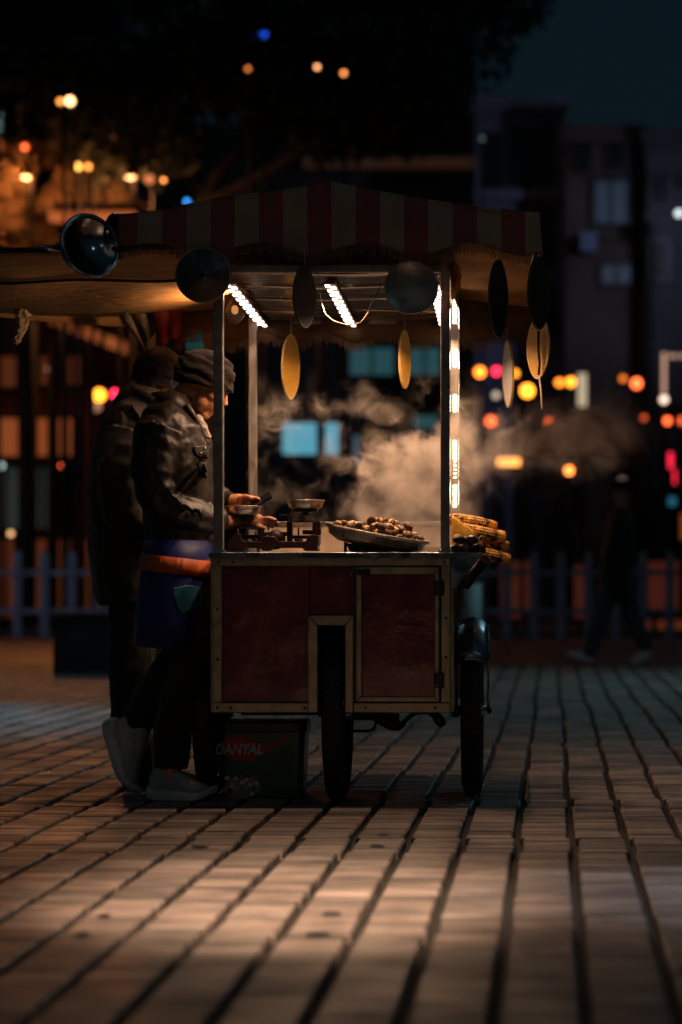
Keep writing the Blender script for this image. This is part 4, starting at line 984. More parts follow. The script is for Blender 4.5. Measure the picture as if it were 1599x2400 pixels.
t.rotation_euler = (R(-8), R(10), R(38))
c = D(262, 545, -.06)
t = thing('round_lamp', 'dark round dish turned edge-on between the dome lamp and the awning', 'lamp', c)
b = B(); lathe(b, [(.001, .03), (.05, .025), (.085, .0), (.09, -.01), (.08, -.006), (.001, .01)], (0, 0, 0), 40, 'Y'); o1 = obj('dome', b, MT['gloss'], t, smooth=True); o1.matrix_parent_inverse = Matrix.Identity(4)
t.rotation_euler = (0, R(5), R(75))

# rags and bags
def rag(name, m, lab, cat, path, widths, y, seed, depth=.02, parent=None):
    b = B(); rg = random.Random(seed); n = len(path); pts = [D(p[0], p[1], y) for p in path]; rings = []
    for i, p in enumerate(pts):
        wv = widths[i] / sc(y) * 1.02; L_ = []
        for k in range(14):
            a = 2 * math.pi * k / 14; q = 1 + rg.uniform(-.28, .28)
            L_.append(b.verts.new(p + Vector((math.cos(a) * wv * q, math.sin(a) * depth * q, rg.uniform(-.004, .004)))))
        rings.append(L_)
    for A_, B_ in zip(rings, rings[1:]):
        for k in range(14): b.faces.new((A_[k], A_[(k + 1) % 14], B_[(k + 1) % 14], B_[k]))
    b.faces.new(rings[0][::-1]); b.faces.new(rings[-1])
    o = obj(name, b, m, parent, smooth=True); k = o.modifiers.new('s', 'SUBSURF'); k.levels = 2; k.render_levels = 3
    tx = bpy.data.textures.new('folds', 'CLOUDS'); tx.noise_scale = .018; d = o.modifiers.new('d', 'DISPLACE'); d.texture = tx; d.strength = .022; d.texture_coords = 'LOCAL'
    if parent is None: tag(o, lab, cat)
    return o
rag('tied_rag', MT['scarf'], 'pale rag tied at the outer end of the left canvas flap', 'rag', [(42, 690), (46, 702), (50, 720), (52, 745), (46, 765), (40, 778), (36, 790)], [4, 12, 18, 16, 9, 12, 5], 1.2, 3)
rag('tied_cloth', MT['net'], 'yellow bundled cloth tied behind the right front post', 'rag', [(1042, 600), (1045, 620), (1050, 645), (1046, 668), (1040, 690)], [7, 12, 12, 9, 4], .5, 5)
c = D(540, 712, .95)
t = thing('hanging_bulb', 'warm bulb wrapped in clear crinkled plastic at the left rear ceiling corner', 'lamp', c)
b = B(); ell(b, c, (.014, .014, .018)); obj('bulb', b, emis('bulb_glass', (1, .45, .16), .7), t, smooth=True)
rod('cable', MT['black'], t, [c + Vector((0, 0, .03)), c + Vector((.01, 0, .07)), c + Vector((.03, .02, .10))], .003)
l = bpy.data.lights.new('flap_uplight', 'SPOT'); l.spot_size = R(135); l.spot_blend = .6; l.energy = 13; l.color = (1, .48, .19); l.shadow_soft_size = .024  # spot added beside the bulb, aimed up-left to brighten the canvas flap
lo = bpy.data.objects.new('flap_uplight', l); COL.objects.link(lo); lo.location = c + Vector((-.03, -.05, .0)); lo.rotation_euler = Vector((-1, -.12, .75)).to_track_quat('-Z', 'Y').to_euler(); lo.parent = t; lo.matrix_parent_inverse = Matrix.Translation(c).inverted()
b = B(); lathe(b, [(.012, .045), (.028, .03), (.036, .0), (.038, -.02), (.030, -.040), (.012, -.055), (.006, -.06)], c, 24)
for v_ in b.verts: v_.co += Vector((noise.noise(v_.co * 60), noise.noise(v_.co * 60 + Vector((5, 0, 0))), 0)) * .007
pm_ = bpy.data.materials.new('clear_plastic'); pm_.use_nodes = True; pb_ = pm_.node_tree.nodes['Principled BSDF']; pb_.inputs['Transmission Weight'].default_value = .85; pb_.inputs['Roughness'].default_value = .25; pb_.inputs['Base Color'].default_value = (.9, .8, .65, 1); pb_.inputs['IOR'].default_value = 1.05
obj('plastic_wrap', b, pm_, t, smooth=True)
def sheet(name, m, lab, cat, xt0, xt1, xb0, xb1, yt, yb, y, folds, amp, seed):
    b = B(); rg2 = random.Random(seed); ph = rg2.uniform(0, 6)
    def f(u, v):
        sag = 6 * math.sin(u * math.pi) * (1 - v); p = D(xt0 + (xt1 - xt0) * u, yt + sag, y).lerp(D(xb0 + (xb1 - xb0) * u, yb + 9 * math.sin(u * 5 + ph), y), v)
        p.y += amp * math.sin(u * folds * 6.283 + ph + v * 1.5) * (.3 + v) + .3 * amp * noise.noise(Vector((u * 6, v * 6, seed))); p.x += .004 * noise.noise(Vector((u * 4, v * 7, seed + 3))); return p
    slab(b, f, 40, 20, .001); return tag(obj(name, b, m, None, smooth=True, solid=.0015), lab, cat)
sheet('red_cloth', MT['redcloth'], 'dark red cloth hanging behind the heads of the men', 'cloth', 352, 420, 368, 414, 696, 788, 1.22, 2, .007, 4)
sheet('plastic_bag', MT['bag'], 'crumpled grey plastic bag hanging left of the red cloth', 'bag', 302, 372, 338, 366, 712, 776, 1.26, 2.0, .010, 8)
tag(rod('cloth_strap', MT['bag'], None, [D(286, 722, 1.2), D(300, 745, 1.2), D(316, 772, 1.2), D(332, 800, 1.2)], [.022, .018, .010, .005], 8), 'grey twisted plastic strap slanting down beside the bag', 'strap')
# blue broom, bristles up
t = thing('broom', 'bright blue brush with upright bristles behind the heads', 'brush', (D(447, 0, 1.3).x, 1.3, 0))
bl = B(); c = D(447, 790, 1.3); bx(bl, c.x - .038, c.x + .038, 1.28, 1.32, D(0, 806, 1.3).z, D(0, 786, 1.3).z); obj('brush_head', bl, MT['bristle'], t, bevel=.008)
for k in range(26):
    x = c.x - .032 + .064 * (k % 13) / 12; yy = 1.29 + .02 * (k // 13)
    bl = B(); tube(bl, [(x, yy, D(0, 788, 1.3).z), (x + rng.uniform(-.006, .006), yy, D(0, 757 + rng.uniform(0, 6), 1.3).z)], .0014, 4); obj('bristle', bl, MT['bristle'], t)
rod('handle', MT['bristle'], t, [(c.x, 1.3, D(0, 806, 1.3).z), (c.x - .03, 1.32, 1.25)], .011)

# ---- kitchen scale
t = thing('balance_scale', 'old dark red cast iron scale with two round pans on the counter', 'scale', D(640, 1268, .35))
YS = .35; ZC = ZT + .018
def sb(name, m, q, ya, yb, bev=.002, par=None):
    a = D(q[0], q[1], YS); c = D(q[2], q[3], YS); return box(name, m, par or t, a.x, c.x, ya, yb, c.z, a.z, bevel=bev)
base = B(); pts = [(532, 1266), (533, 1245), (540, 1238), (548, 1228), (560, 1226), (566, 1244), (612, 1244), (618, 1232), (640, 1232), (650, 1244), (700, 1244), (712, 1244), (716, 1232), (728, 1228), (741, 1230), (741, 1250), (737, 1256), (740, 1266), (708, 1266), (704, 1259), (640, 1259), (624, 1266), (612, 1266), (606, 1259), (576, 1259), (570, 1266)]
pts = [(D(x * 1.0 - 6, y_, YS).x, max(D(x, y_, YS).z, ZC + .001)) for x, y_ in pts]
prism(base, pts, YS - .055, YS + .055); obj('base_casting', base, MT['cast'], t, bevel=.004)
for q in ((528, 1212, 548, 1246), (594, 1212, 608, 1246), (660, 1198, 673, 1244), (719, 1198, 738, 1230)): sb('arm_post', MT['cast'], q, YS - .02, YS + .02, .004)
sb('cross_bar', MT['cast'], (546, 1229, 596, 1238), YS - .012, YS + .012); sb('cross_bar', MT['cast'], (671, 1230, 720, 1238), YS - .012, YS + .012)
sb('upper_bar', MT['black'], (672, 1197, 722, 1200), YS - .03, YS + .03); sb('upper_bar', MT['black'], (540, 1211, 600, 1214), YS - .03, YS + .03)
sb('beam', MT['cast'], (604, 1222, 662, 1232), YS - .015, YS + .015, .004)
sb('beam', MT['cast'], (696, 1218, 720, 1228), YS - .015, YS + .015, .003)
b = B(); lathe(b, [(.001, -.025), (.034, -.024), (.038, 0), (.034, .024), (.001, .025)], D(634, 1240, YS), 28, 'Y'); obj('pivot_housing', b, MT['cast'], t, smooth=True)
for px in (588, 686): 
    b = B(); tube(b, [D(px, 1212 if px > 600 else 1222, YS), D(px, 1243, YS)], .0035, 6); lathe(b, [(.001, 0), (.018, .003), (.018, .009), (.001, .012)], D(px, 1244, YS), 14); obj('stem', b, MT['cast'], t, smooth=True)
rod('pointer', MT['black'], t, [D(667, 1204, YS), D(663, 1203, YS), D(661, 1188, YS), D(658, 1184, YS), D(642, 1184.5, YS)], .0035)
rod('pointer', MT['black'], t, [D(617, 1219, YS), D(618, 1200, YS), D(622, 1196, YS), D(637, 1196.5, YS)], .003)
for px, py in ((558, 1163), (702, 1149)):
    c = D(px, py, YS); r = 45 * 1.02 / sc(YS); h = 23 * 1.02 / sc(YS)
    b = B(); lathe(b, [(.001, -h), (r * .62, -h), (r * .84, -h * .72), (r * .93, -h * .25), (r * .95, -.004), (r * 1.0, -.003), (r * 1.0, 0), (r * .92, .0), (r * .89, -h * .25), (r * .8, -h * .65), (r * .6, -h * .88), (.001, -h * .9)], c, 40)
    pn = obj('pan', b, MT['pan'], t, smooth=True)
    b = B(); tube(b, [(c.x, c.y, c.z - h), (c.x, c.y, c.z - h - .008)], .05, 16); obj('pan_seat', b, MT['black'], pn); b = B(); tube(b, [(c.x, c.y, c.z - h - .008), (c.x, c.y, c.z - h - .022)], .014, 10); obj('pan_stem', b, MT['black'], pn)

# ---- chestnuts
def chestnut_mesh(seed, dark=False):
    rg = random.Random(seed); b = B(); bmesh.ops.create_icosphere(b, subdivisions=3, radius=1.0)
    ph = rg.uniform(0, 6)
    for v in b.verts:
        x, y_, z = v.co; v.co.z = z * (.62 if z < 0 else .80) + max(0, x) ** 6 * .0
        v.co.x = x * 1.05 + (.22 * max(0, x) ** 8)
        k = noise.noise(Vector((x * 1.8 + seed, y_ * 1.8, z * 1.8))); v.co *= 1 + .07 * k
    me = mesh(b, 'chestnut', None, True); me.materials.append(MT['chestdark'] if dark else MT['chest']); me.materials.append(MT['chestcut'])
    if not dark:
        for p in me.polygons:
            c = p.center; ang = abs(c.y + .25 * c.x + .06 * math.sin(c.x * 9 + seed))
            if c.z > .25 and ang < .17 + .1 * rg.random() and abs(c.x) < .75: p.material_index = 1
    return me
CM = [chestnut_mesh(k) for k in range(6)]; CMD = [chestnut_mesh(k + 10, True) for k in range(3)]
# tray
t = thing('chestnut_tray', 'tilted round metal tray heaped with roasted chestnuts', 'tray', (.147, .36, ZC))
TC = (P(763, 1228, .36) + P(1007, 1274, .36)) * .5; TR = (P(1007, 1274, .36) - P(763, 1228, .36)).length / 2; TA = math.atan2(1274 - 1228, 1007 - 763)
b = B(); lathe(b, [(.001, -.050), (TR * .72, -.050), (TR * .90, -.030), (TR * .95, -.004), (TR, -.003), (TR * 1.0, .008), (TR * .97, .009), (TR * .93, .002), (TR * .88, -.020), (TR * .7, -.040), (.001, -.042)], (0, 0, 0), 56)
tr = obj('tray', b, MT['traysteel'], t, smooth=True); tr.matrix_parent_inverse = Matrix.Identity(4)
TRM = Matrix.Translation(TC) @ Matrix.Rotation(TA, 4, 'Y') @ Matrix.Rotation(R(2.5), 4, 'X')
tr.matrix_parent_inverse = Matrix.Translation(t.location).inverted() @ TRM
for px in (794, 812): rod('support', MT['black'], t, [D(px, 1245, .40), (D(px, 0, .40).x, .40, ZC + .001)], .006)
b = B(); prism(b, [(TC.x - .12, TC.z - .035), (TC.x + .06, TC.z - .062), (TC.x + .06, ZC + .002), (TC.x - .10, TC.z - .07)], .30, .44); obj('brazier', b, MT['black'], t, bevel=.004)
rg = random.Random(5); placed = []
def put(me, p, s, name, lab, grp, cat='chestnut'):
    o = bpy.data.objects.new(name, me); COL.objects.link(o); o.location = p; o.scale = (s, s, s)
    o.rotation_euler = (rg.uniform(-.7, .7), rg.uniform(-.7, .7), rg.uniform(0, 6.28)); tag(o, lab, cat, grp); return o
CL = 'roasted scored chestnut heaped on the tilted tray'
tries = 0
while tries < 5000 and len(placed) < 92:
    tries += 1
    r = TR * .84 * math.sqrt(rg.random()); a = rg.uniform(0, 6.283); q = Vector((r * math.cos(a), r * math.sin(a), 0))
    bias = (q.x / TR + 1) / 2
    if rg.random() > .35 + .65 * bias: continue
    s = rg.uniform(.0155, .0215); z = -.026 + s * .6
    for c, s2 in placed:
        d = (Vector((c.x, c.y, 0)) - q).length
        if d < (s + s2) * .86: z = max(z, c.z + math.sqrt(max(0, ((s + s2) * .80) ** 2 - d * d)))
    if z > (.022 if bias < .4 else .052): continue
    q.z = z; placed.append((q, s))
    put(rg.choice(CM), TRM @ q, s, 'chestnut', CL, 'roasted chestnuts on the tray')
# dark chestnuts on the side shelf
dk = []
for row, (zz, xs) in enumerate(((.0, (.40 + .06, .50, .535)), (.0, (.455, .49, .53)), (.0, (.47, .51)), (.030, (.475, .515)), (.030, (.495,)), (.0, (.449, .545)))):
    for x in xs:
        s = rg.uniform(.019, .024); put(rg.choice(CMD), Vector((x + rg.uniform(-.004, .004), .02 + .045 * (row % 3) + rg.uniform(-.005, .005), ZC + s * .62 + zz)), s, 'chestnut', 'dark glossy chestnut heaped on the side shelf in front of the corn', 'dark chestnuts on the right side shelf')
o = put(CM[2], Vector((.462, .045, ZC + .052)), .018, 'chestnut', 'single pale reddish chestnut topping the dark heap beside the right post', 'dark chestnuts on the right side shelf')
del o['group']; o.data = CM[2].copy(); o.data.materials[0] = mat('pink_shell', (.55, .22, .14), .5, 0, .2)

# ---- corn cobs
def cob_mesh(seed):
    rg = random.Random(seed); b = B(); nl, nr = 96, 64; L_ = .20; rings = []
    for i in range(nl + 1):
        u = i / nl; rr = .026 * (math.sin(min(1, u * 3.2 + .25) * math.pi / 2)) * (1 - max(0, u - .55) ** 1.6 * 1.5) ; ring = []
        for k in range(nr):
            th = 2 * math.pi * k / nr; ker = (abs(math.cos(th * 7)) ** .5) * (abs(math.sin(u * math.pi * 26 + (.5 if int(th * 14 / 6.283) % 2 else 0))) ** .5)
            q = rr * (.84 + .24 * ker) + .0008 * noise.noise(Vector((u * 20, th * 3, seed)))
            ring.append(b.verts.new((u * L_, q * math.cos(th), q * math.sin(th))))
        rings.append(ring)
    for A_, B_ in zip(rings, rings[1:]):
        for k in range(nr): b.faces.new((A_[k], A_[(k + 1) % nr], B_[(k + 1) % nr], B_[k]))
    b.faces.new(rings[0][::-1]); b.faces.new(rings[-1])
    return mesh(b, 'corn_cob', MT['corn'])
CB = [cob_mesh(1), cob_mesh(2)]
for i, (p0, p1, yy, lab) in enumerate((((1048, 1195), (1128, 1207), .24, 'topmost roasted corn cob of the stack on the side shelf'), ((1068, 1218), (1148, 1234), .18, 'second corn cob from the top, tip pointing right'), ((1075, 1245), (1146, 1252), .21, 'third corn cob from the top of the stack'), ((1078, 1270), (1146, 1280), .16, 'lowest corn cob drooping over the shelf edge'))):
    a = D(*p0, yy); c = D(*p1, yy + .01); d = c - a; o = bpy.data.objects.new('corn_cob', CB[i % 2]); COL.objects.link(o)
    o.location = a - d.normalized() * .04; o.rotation_euler = d.to_track_quat('X', 'Z').to_euler(); tag(o, lab, 'corn', 'corn cobs on the side shelf')
for i, (x, yy, zz) in enumerate(((.44, .42, 0), (.44, .48, 0), (.44, .45, .045))):
    o = bpy.data.objects.new('corn_cob', CB[i % 2]); COL.objects.link(o); o.location = (x - .0, yy, ZC + .026 + zz); tag(o, 'roasted corn cob lying behind the front stack on the side shelf', 'corn', 'corn cobs on the side shelf')
# net sack
b = B(); n1, n2 = 14, 12
A0, A1, A2, A3 = D(1039, 1183, .15), D(1092, 1222, .13), D(1100, 1262, .12), D(1036, 1262, .14)
def f(u, v):
    p = A0.lerp(A1, u).lerp(A3.lerp(A2, u), v); return p + Vector((0, -.018 * math.sin(u * math.pi) * math.sin(v * math.pi), 0))
for i in range(n1 + 1):
    tube(b, [f(i / n1, j / 8) for j in range(9)], .0012, 4); 
for j in range(n2 + 1): tube(b, [f(i / 8, j / n2) + Vector((0, .001, 0)) for i in range(9)], .0012, 4)
tag(obj('net_sack', b, MT['net'], None, smooth=True), 'yellow net sack draped against the corn beside the right post', 'net')
b = B(); slab(b, lambda u, v: f(u, v) + Vector((0, .006, 0)), 8, 8, .001)
o = obj('sack_cloth', b, MT['net'], bpy.data.objects['net_sack'], smooth=True, solid=.0015)
tag(rod('tied_string', MT['string'], None, [D(1098, 1300, .10), D(1104, 1270, .10), D(1108, 1245, .10), D(1112, 1234, .10), D(1106, 1231, .10), D(1100, 1238, .10), D(1103, 1250, .10), D(1106, 1275, .10), D(1112, 1296, .10)], .0028, 6), 'pale looped string tied round the corn stack', 'string')

# ---- pail under the cart
YP = .35
a = D(498, 1668, YP); c = D(704, 1832, YP); wx = (c.x - a.x) / 2; cxp = (c.x + a.x) / 2
t = thing('plastic_pail', 'dark green rectangular plastic pail with red spoon logo under the cart', 'pail', (cxp, YP + .12, 0))
def rrect(cx, cy_, hx, hy, r, z, n=6):
    o = []
    for (sx, sy, a0) in ((1, 1, 0), (-1, 1, 90), (-1, -1, 180), (1, -1, 270)):
        for k in range(n + 1):
            a_ = R(a0 + 90 * k / n); o.append(Vector((cx + sx * (hx - r) + r * math.cos(a_), cy_ + sy * (hy - r) + r * math.sin(a_), z)))
    return o
def stack(bm, rings):
    V_ = [[bm.verts.new(p) for p in r] for r in rings]
    for A_, B_ in zip(V_, V_[1:]):
        for k in range(len(A_)): bm.faces.new((A_[k], A_[(k + 1) % len(A_)], B_[(k + 1) % len(A_)], B_[k]))
    bm.faces.new(V_[0][::-1]); bm.faces.new(V_[-1])
H = .272
b = B(); stack(b, [rrect(cxp, YP + .12, wx * .90, .105, .03, .003), rrect(cxp, YP + .12, wx * .97, .115, .03, H)]); obj('pail_body', b, MT['pail'], t, smooth=False)
b = B(); stack(b, [rrect(cxp, YP + .12, wx * .99, .120, .032, H - .022), rrect(cxp, YP + .12, wx * 1.0, .122, .034, H - .018), rrect(cxp, YP + .12, wx * 1.0, .122, .034, H + .012), rrect(cxp, YP + .12, wx * .96, .115, .03, H + .018)]); obj('lid', b, MT['lid'], t)
for px in (575, 660): box('lid_tab', MT['printgrey'], t, D(px - 10, 0, YP).x, D(px + 10, 0, YP).x, YP + .004, YP + .03, H + .019, H + .027, bevel=.002)
def dec(px, py, dy=0):          # a point on the pail's front wall
    p = D(px, py, YP + .012); u = (p.z - .003) / H; p.y = YP + .12 - (.105 + .010 * u) - .0012 - dy; return p
def flat(name, pts, m, dy=0, par=None):
    b = B(); A_ = [b.verts.new(dec(x, y_, dy)) for x, y_ in pts]; b.faces.new(A_); r_ = bmesh.ops.extrude_face_region(b, geom=b.faces[:]); 
    for v in [g_ for g_ in r_['geom'] if isinstance(g_, bmesh.types.BMVert)]: v.co.y += .0008
    return obj(name, b, m, par or t)
flat('logo_oval', [(554 + 49 * math.cos(R(k * 15)), 1720 + 28 * math.sin(R(k * 15)) + 4 * math.cos(R(k * 15))) for k in range(24)], MT['logored'])
flat('logo_handle', [(596, 1722), (660, 1689), (664, 1692), (662, 1698), (600, 1733)], MT['logored'], .0001)
tc_ = bpy.data.curves.new('logo_text', 'FONT'); tc_.body = 'DANYAL'; tc_.size = .056; tc_.extrude = .0006; tc_.offset = .0022; tc_.align_x = 'CENTER'; tc_.align_y = 'CENTER'; tc_.shear = .18
to = bpy.data.objects.new('logo_text', tc_); COL.objects.link(to); tc_.materials.append(MT['white']); p = dec(549, 1722, .0016)
to.rotation_euler = (R(90), 0, 0); to.scale = (.82, 1, 1); to.location = (p.x - t.location.x, p.y - t.location.y, p.z); to.parent = t
dg = bpy.context.evaluated_depsgraph_get(); tm = bpy.data.meshes.new_from_object(to.evaluated_get(dg)); tm.name = 'logo_text'; ol = to; to = bpy.data.objects.new('lettering', tm); COL.objects.link(to); to.rotation_euler = ol.rotation_euler; to.scale = ol.scale; to.location = ol.location; to.parent = t; bpy.data.objects.remove(ol)
# salad picture
rgp = random.Random(4)
flat('picture_bowl', [(556 + 44 * math.cos(R(k * 18)), 1812 + 24 * math.sin(R(k * 18)) - 3 * math.cos(R(k * 18))) for k in range(20)], MT['printgrey'])
for k in range(26):
    x0 = 556 + rgp.uniform(-36, 36); y0_ = 1806 + rgp.uniform(-22, 18); r_ = rgp.uniform(4, 8); mm = rgp.choice([MT['white'], MT['logored'], MT['huskpale'], MT['white'], MT['husk']])
    flat('picture_piece', [(x0 + r_ * rgp.uniform(.7, 1.1) * math.cos(R(j * 60)), y0_ + r_ * .8 * math.sin(R(j * 60))) for j in range(6)], mm, .0003 + k * .00004)
for k in range(14):
    L_ = rgp.uniform(12, 20); flat('print_line', [(650, 1716 + k * 7.4), (650 + L_, 1716 + k * 7.4), (650 + L_, 1717.5 + k * 7.4), (650, 1717.5 + k * 7.4)], MT['pail'], 0)
for x in (652, 664):
    b = B(); c_ = dec(x, 1704); lathe(b, [(.0065, -.0004), (.009, -.0004), (.009, .0006), (.0065, .0006), (.0065, -.0004)], c_, 16, 'Y'); obj('stamp', b, MT['printgrey'], t)
rod('pail_handle', MT['chrome'], t, [(a.x - .004, YP + .02, H - .05), (a.x - .006, YP + .0, H - .03), (a.x - .003, YP + .02, H + .005)], .0025)

# ================================================================== PEOPLE
def shell(name, rings, m, parent, seg=40, solid=.004, wob=None, label=None):
    b = B(); loft(b, rings, seg, False, wob); return obj(name, b, m, parent, smooth=True, solid=solid, label=label)
def torso_rings(rows, y, tilt=0.0):
    out = []
    for i, (px, py, apx, bm_) in enumerate(rows):
        s = sc(y) / 1.02; j0, j1 = rows[max(0, i - 1)], rows[min(len(rows) - 1, i + 1)]
        d = D(j1[0], j1[1], y) - D(j0[0], j0[1], y); d.normalize()
        ua = Vector((d.z, 0, -d.x)); 
        if ua.x < 0: ua = -ua
        out.append((D(px, py, y), apx / s, bm_, ua, (0, 1, 0)))
    return out
def finger(bm, p, q, r_, bend=.006):
    p = Vector(p); q = Vector(q); m_ = p.lerp(q, .5) + Vector((0, 0, bend)); limb(bm, [p, m_, q], [r_, r_ * .92, r_ * .72], 8, 4)
def head(bm, M):
    def e(c, r): 
        rot = M.to_quaternion().to_matrix(); ell(bm, M @ Vector(c), r, rot, 20, 14)
    e((0, 0, 0), (.098, .076, .098)); e((.040, 0, -.055), (.062, .058, .075)); e((.030, 0, -.085), (.055, .054, .040)); e((.082, 0, -.116), (.020, .022, .016))
    for q in (-1, 1):
        e((.064, q * .040, -.042), (.026, .022, .022)); e((.086, q * .026, .004), (.014, .026, .010)); e((-.006, q * .078, -.030), (.017, .008, .030)); e((.050, q * .046, -.080), (.028, .014, .030))
        e((.112, q * .010, -.048), (.009, .009, .008))
    limb(bm, [M @ Vector((.092, 0, .002)), M @ Vector((.108, 0, -.022)), M @ Vector((.124, 0, -.044))], [.008, .010, .012], 10)
    e((.101, 0, -.074), (.011, .023, .0065)); e((.098, 0, -.087), (.010, .020, .0065)); e((.096, 0, -.100), (.008, .018, .008))
def sneaker(parent, M, m_up, m_sole, m_lace, L_=.285, name='shoe', tall=1.0):
    M = M @ Matrix.Diagonal((1, 1.1, tall, 1))
    rows = [(0, .022, .010, .060), (.012, .030, .002, .074), (.05, .034, 0, .090), (.09, .035, 0, .088), (.125, .038, 0, .074), (.165, .043, 0, .058), (.21, .046, 0, .044), (.25, .041, 0, .034), (.275, .028, .004, .026), (.285, .012, .010, .020)]
    b = B(); f = L_ / .285; V_ = []
    for x, hw, z0, z1 in rows:
        ring = []
        for k in range(20):
            a = 2 * math.pi * k / 20; cz = (z0 + .02 + z1) / 2; hz = (z1 - z0 - .02) / 2 + .008
            ring.append(b.verts.new(M @ Vector((x * f, hw * (abs(math.cos(a)) ** .8) * (1 if math.cos(a) > 0 else -1), cz + hz * math.sin(a)))))
        V_.append(ring)
    for A_, B_ in zip(V_, V_[1:]):
        for k in range(20): b.faces.new((A_[k], A_[(k + 1) % 20], B_[(k + 1) % 20], B_[k]))
    b.faces.new(V_[0][::-1]); b.faces.new(V_[-1])
    up = obj(name, b, m_up, parent, smooth=True); mo = up.modifiers.new('s', 'SUBSURF'); mo.levels = 1; mo.render_levels = 2
    b = B(); V_ = []
    for x, hw, z0, z1 in [(-.012, .012, 0, 0)] + rows + [(.296, .006, 0, 0)]:
        toe = max(0, (x - .22)) * .35; heel = max(0, .02 - x) * .3
        th = .034 if x < .12 else .034 - (x - .12) * .07
        ring = [b.verts.new(M @ Vector((x * f, s_ * (hw + .006), z + toe + heel))) for s_, z in ((-1, .003), (-.9, 0), (.9, 0), (1, .003), (1.04, th * .5), (.98, th), (-.98, th), (-1.04, th * .5))]
        V_.append(ring)
    for A_, B_ in zip(V_, V_[1:]):
        for k in range(8): b.faces.new((A_[k], A_[(k + 1) % 8], B_[(k + 1) % 8], B_[k]))
    b.faces.new(V_[0][::-1]); b.faces.new(V_[-1]); so_ = obj('sole', b, m_sole, up, smooth=True)
    mo = so_.modifiers.new('s', 'SUBSURF'); mo.levels = 1; mo.render_levels = 2
    for k in range(6):
        x = .105 + k * .014; zt = .086 - (x - .09) * .42
        b = B(); tube(b, [M @ Vector((x * f, -.026, zt - .008)), M @ Vector(((x + .003) * f, 0, zt + .009)), M @ Vector((x * f, .026, zt - .008))], .0028, 6); obj('lace', b, m_lace, up, smooth=True)
    for k in range(5):
        x = .05 + k * .03
        b = B(); tube(b, [M @ Vector((x * f, -.043, .045)), M @ Vector(((x + .02) * f, -.043, .060)), M @ Vector(((x + .035) * f, -.036, .072 - k * .006))], .0016, 5); obj('stripe', b, m_sole, up, smooth=True)
    return up

def wrap(name, b, m, parent, target, off):
    bmesh.ops.triangulate(b, faces=b.faces[:]); bmesh.ops.subdivide_edges(b, edges=b.edges[:], cuts=7, use_grid_fill=True)
    o = obj(name, b, m, parent, smooth=True); k = o.modifiers.new('w', 'SHRINKWRAP'); k.target = target; k.wrap_method = 'PROJECT'; k.use_project_y = True; k.use_negative_direction = True; k.use_positive_direction = True; k.offset = off
    z_ = o.modifiers.new('sm', 'SMOOTH'); z_.iterations = 12
    q = o.modifiers.new('s', 'SOLIDIFY'); q.thickness = .004; return o
# ---- the vendor
VY = .30
man = thing('person', 'man in dark waxed jacket, blue apron and brown beanie bending over the scale', 'person', (D(400, 0, VY).x, VY, 0), 'men standing at the left of the cart')
b = B()
HM = Matrix.Translation(D(474, 868, .30)) @ Matrix.Rotation(R(36), 4, 'Y') @ Matrix.Rotation(R(-6), 4, 'Z')
head(b, HM)
limb(b, [D(405, 960, .30), D(425, 920, .30), D(450, 888, .30)], [.075, .060, .058], 16)
loft(b, torso_rings([(412, 1290, 62, .15), (410, 1150, 66, .15), (400, 1030, 66, .165), (398, 965, 50, .16), (405, 935, 30, .08)], VY), 20)
NA = [D(368, 990, .12), D(350, 1070, .08), D(366, 1152, .075), D(440, 1186, .16), D(505, 1196, .28), D(560, 1198, .39)]
FA = [D(420, 990, .48), D(432, 1070, .50), D(452, 1128, .49), D(500, 1146, .45), D(530, 1152, .42)]
limb(b, NA, [.05, .048, .042, .038, .032, .028], 14); limb(b, FA, [.05, .048, .042, .036, .029], 14)
# near hand reaching behind the pan to the beam
pw = D(560, 1198, .39); pc = D(588, 1200, .405); limb(b, [pw, pc, D(604, 1200, .41)], [.026, .032, .028], 12)
for k, (qx, qy, qd) in enumerate(((636, 1196, .385), (643, 1203, .40), (640, 1209, .415), (630, 1213, .43))): finger(b, D(600, 1194 + k * 5, .39 + k * .014), D(qx, qy, qd), .0095, .008)
finger(b, D(588, 1206, .385), D(612, 1214, .37), .011, -.004)
# far hand holding the phone
limb(b, [D(530, 1152, .42), D(548, 1153, .41), D(562, 1153, .40)], [.026, .032, .027], 12)
for k in range(4): finger(b, D(558, 1148 + k * 3.2, .385 + k * .016), D(598 - k * 4, 1147 + k * 4, .375 + k * .018), .0090, .008)
finger(b, D(548, 1146, .375), D(580, 1146, .365), .0105, .010)
SL = [D(415, 1280, .24), D(440, 1500, .22), D(405, 1640, .235), D(392, 1790, .22)]
LL = [D(405, 1280, .38), D(428, 1475, .35), D(350, 1600, .34), D(272, 1712, .32)]
limb(b, SL, [.085, .06, .055, .038], 14); limb(b, LL, [.085, .06, .055, .036], 14)
body = obj('body', b, MT['skin'], man, smooth=True); remesh(body, .0048, 2)
for q in (-1, 1):
    b = B(); ell(b, HM @ Vector((.090, q * .028, -.016)), (.009, .010, .006), HM.to_quaternion().to_matrix()); obj('eye', b, MT['hair'], body, smooth=True)
    b = B(); limb(b, [HM @ Vector((.098, q * .012, .007)), HM @ Vector((.101, q * .026, .010)), HM @ Vector((.092, q * .042, .004))], [.003, .004, .002], 6); obj('eyebrow', b, MT['hair'], body, smooth=True)
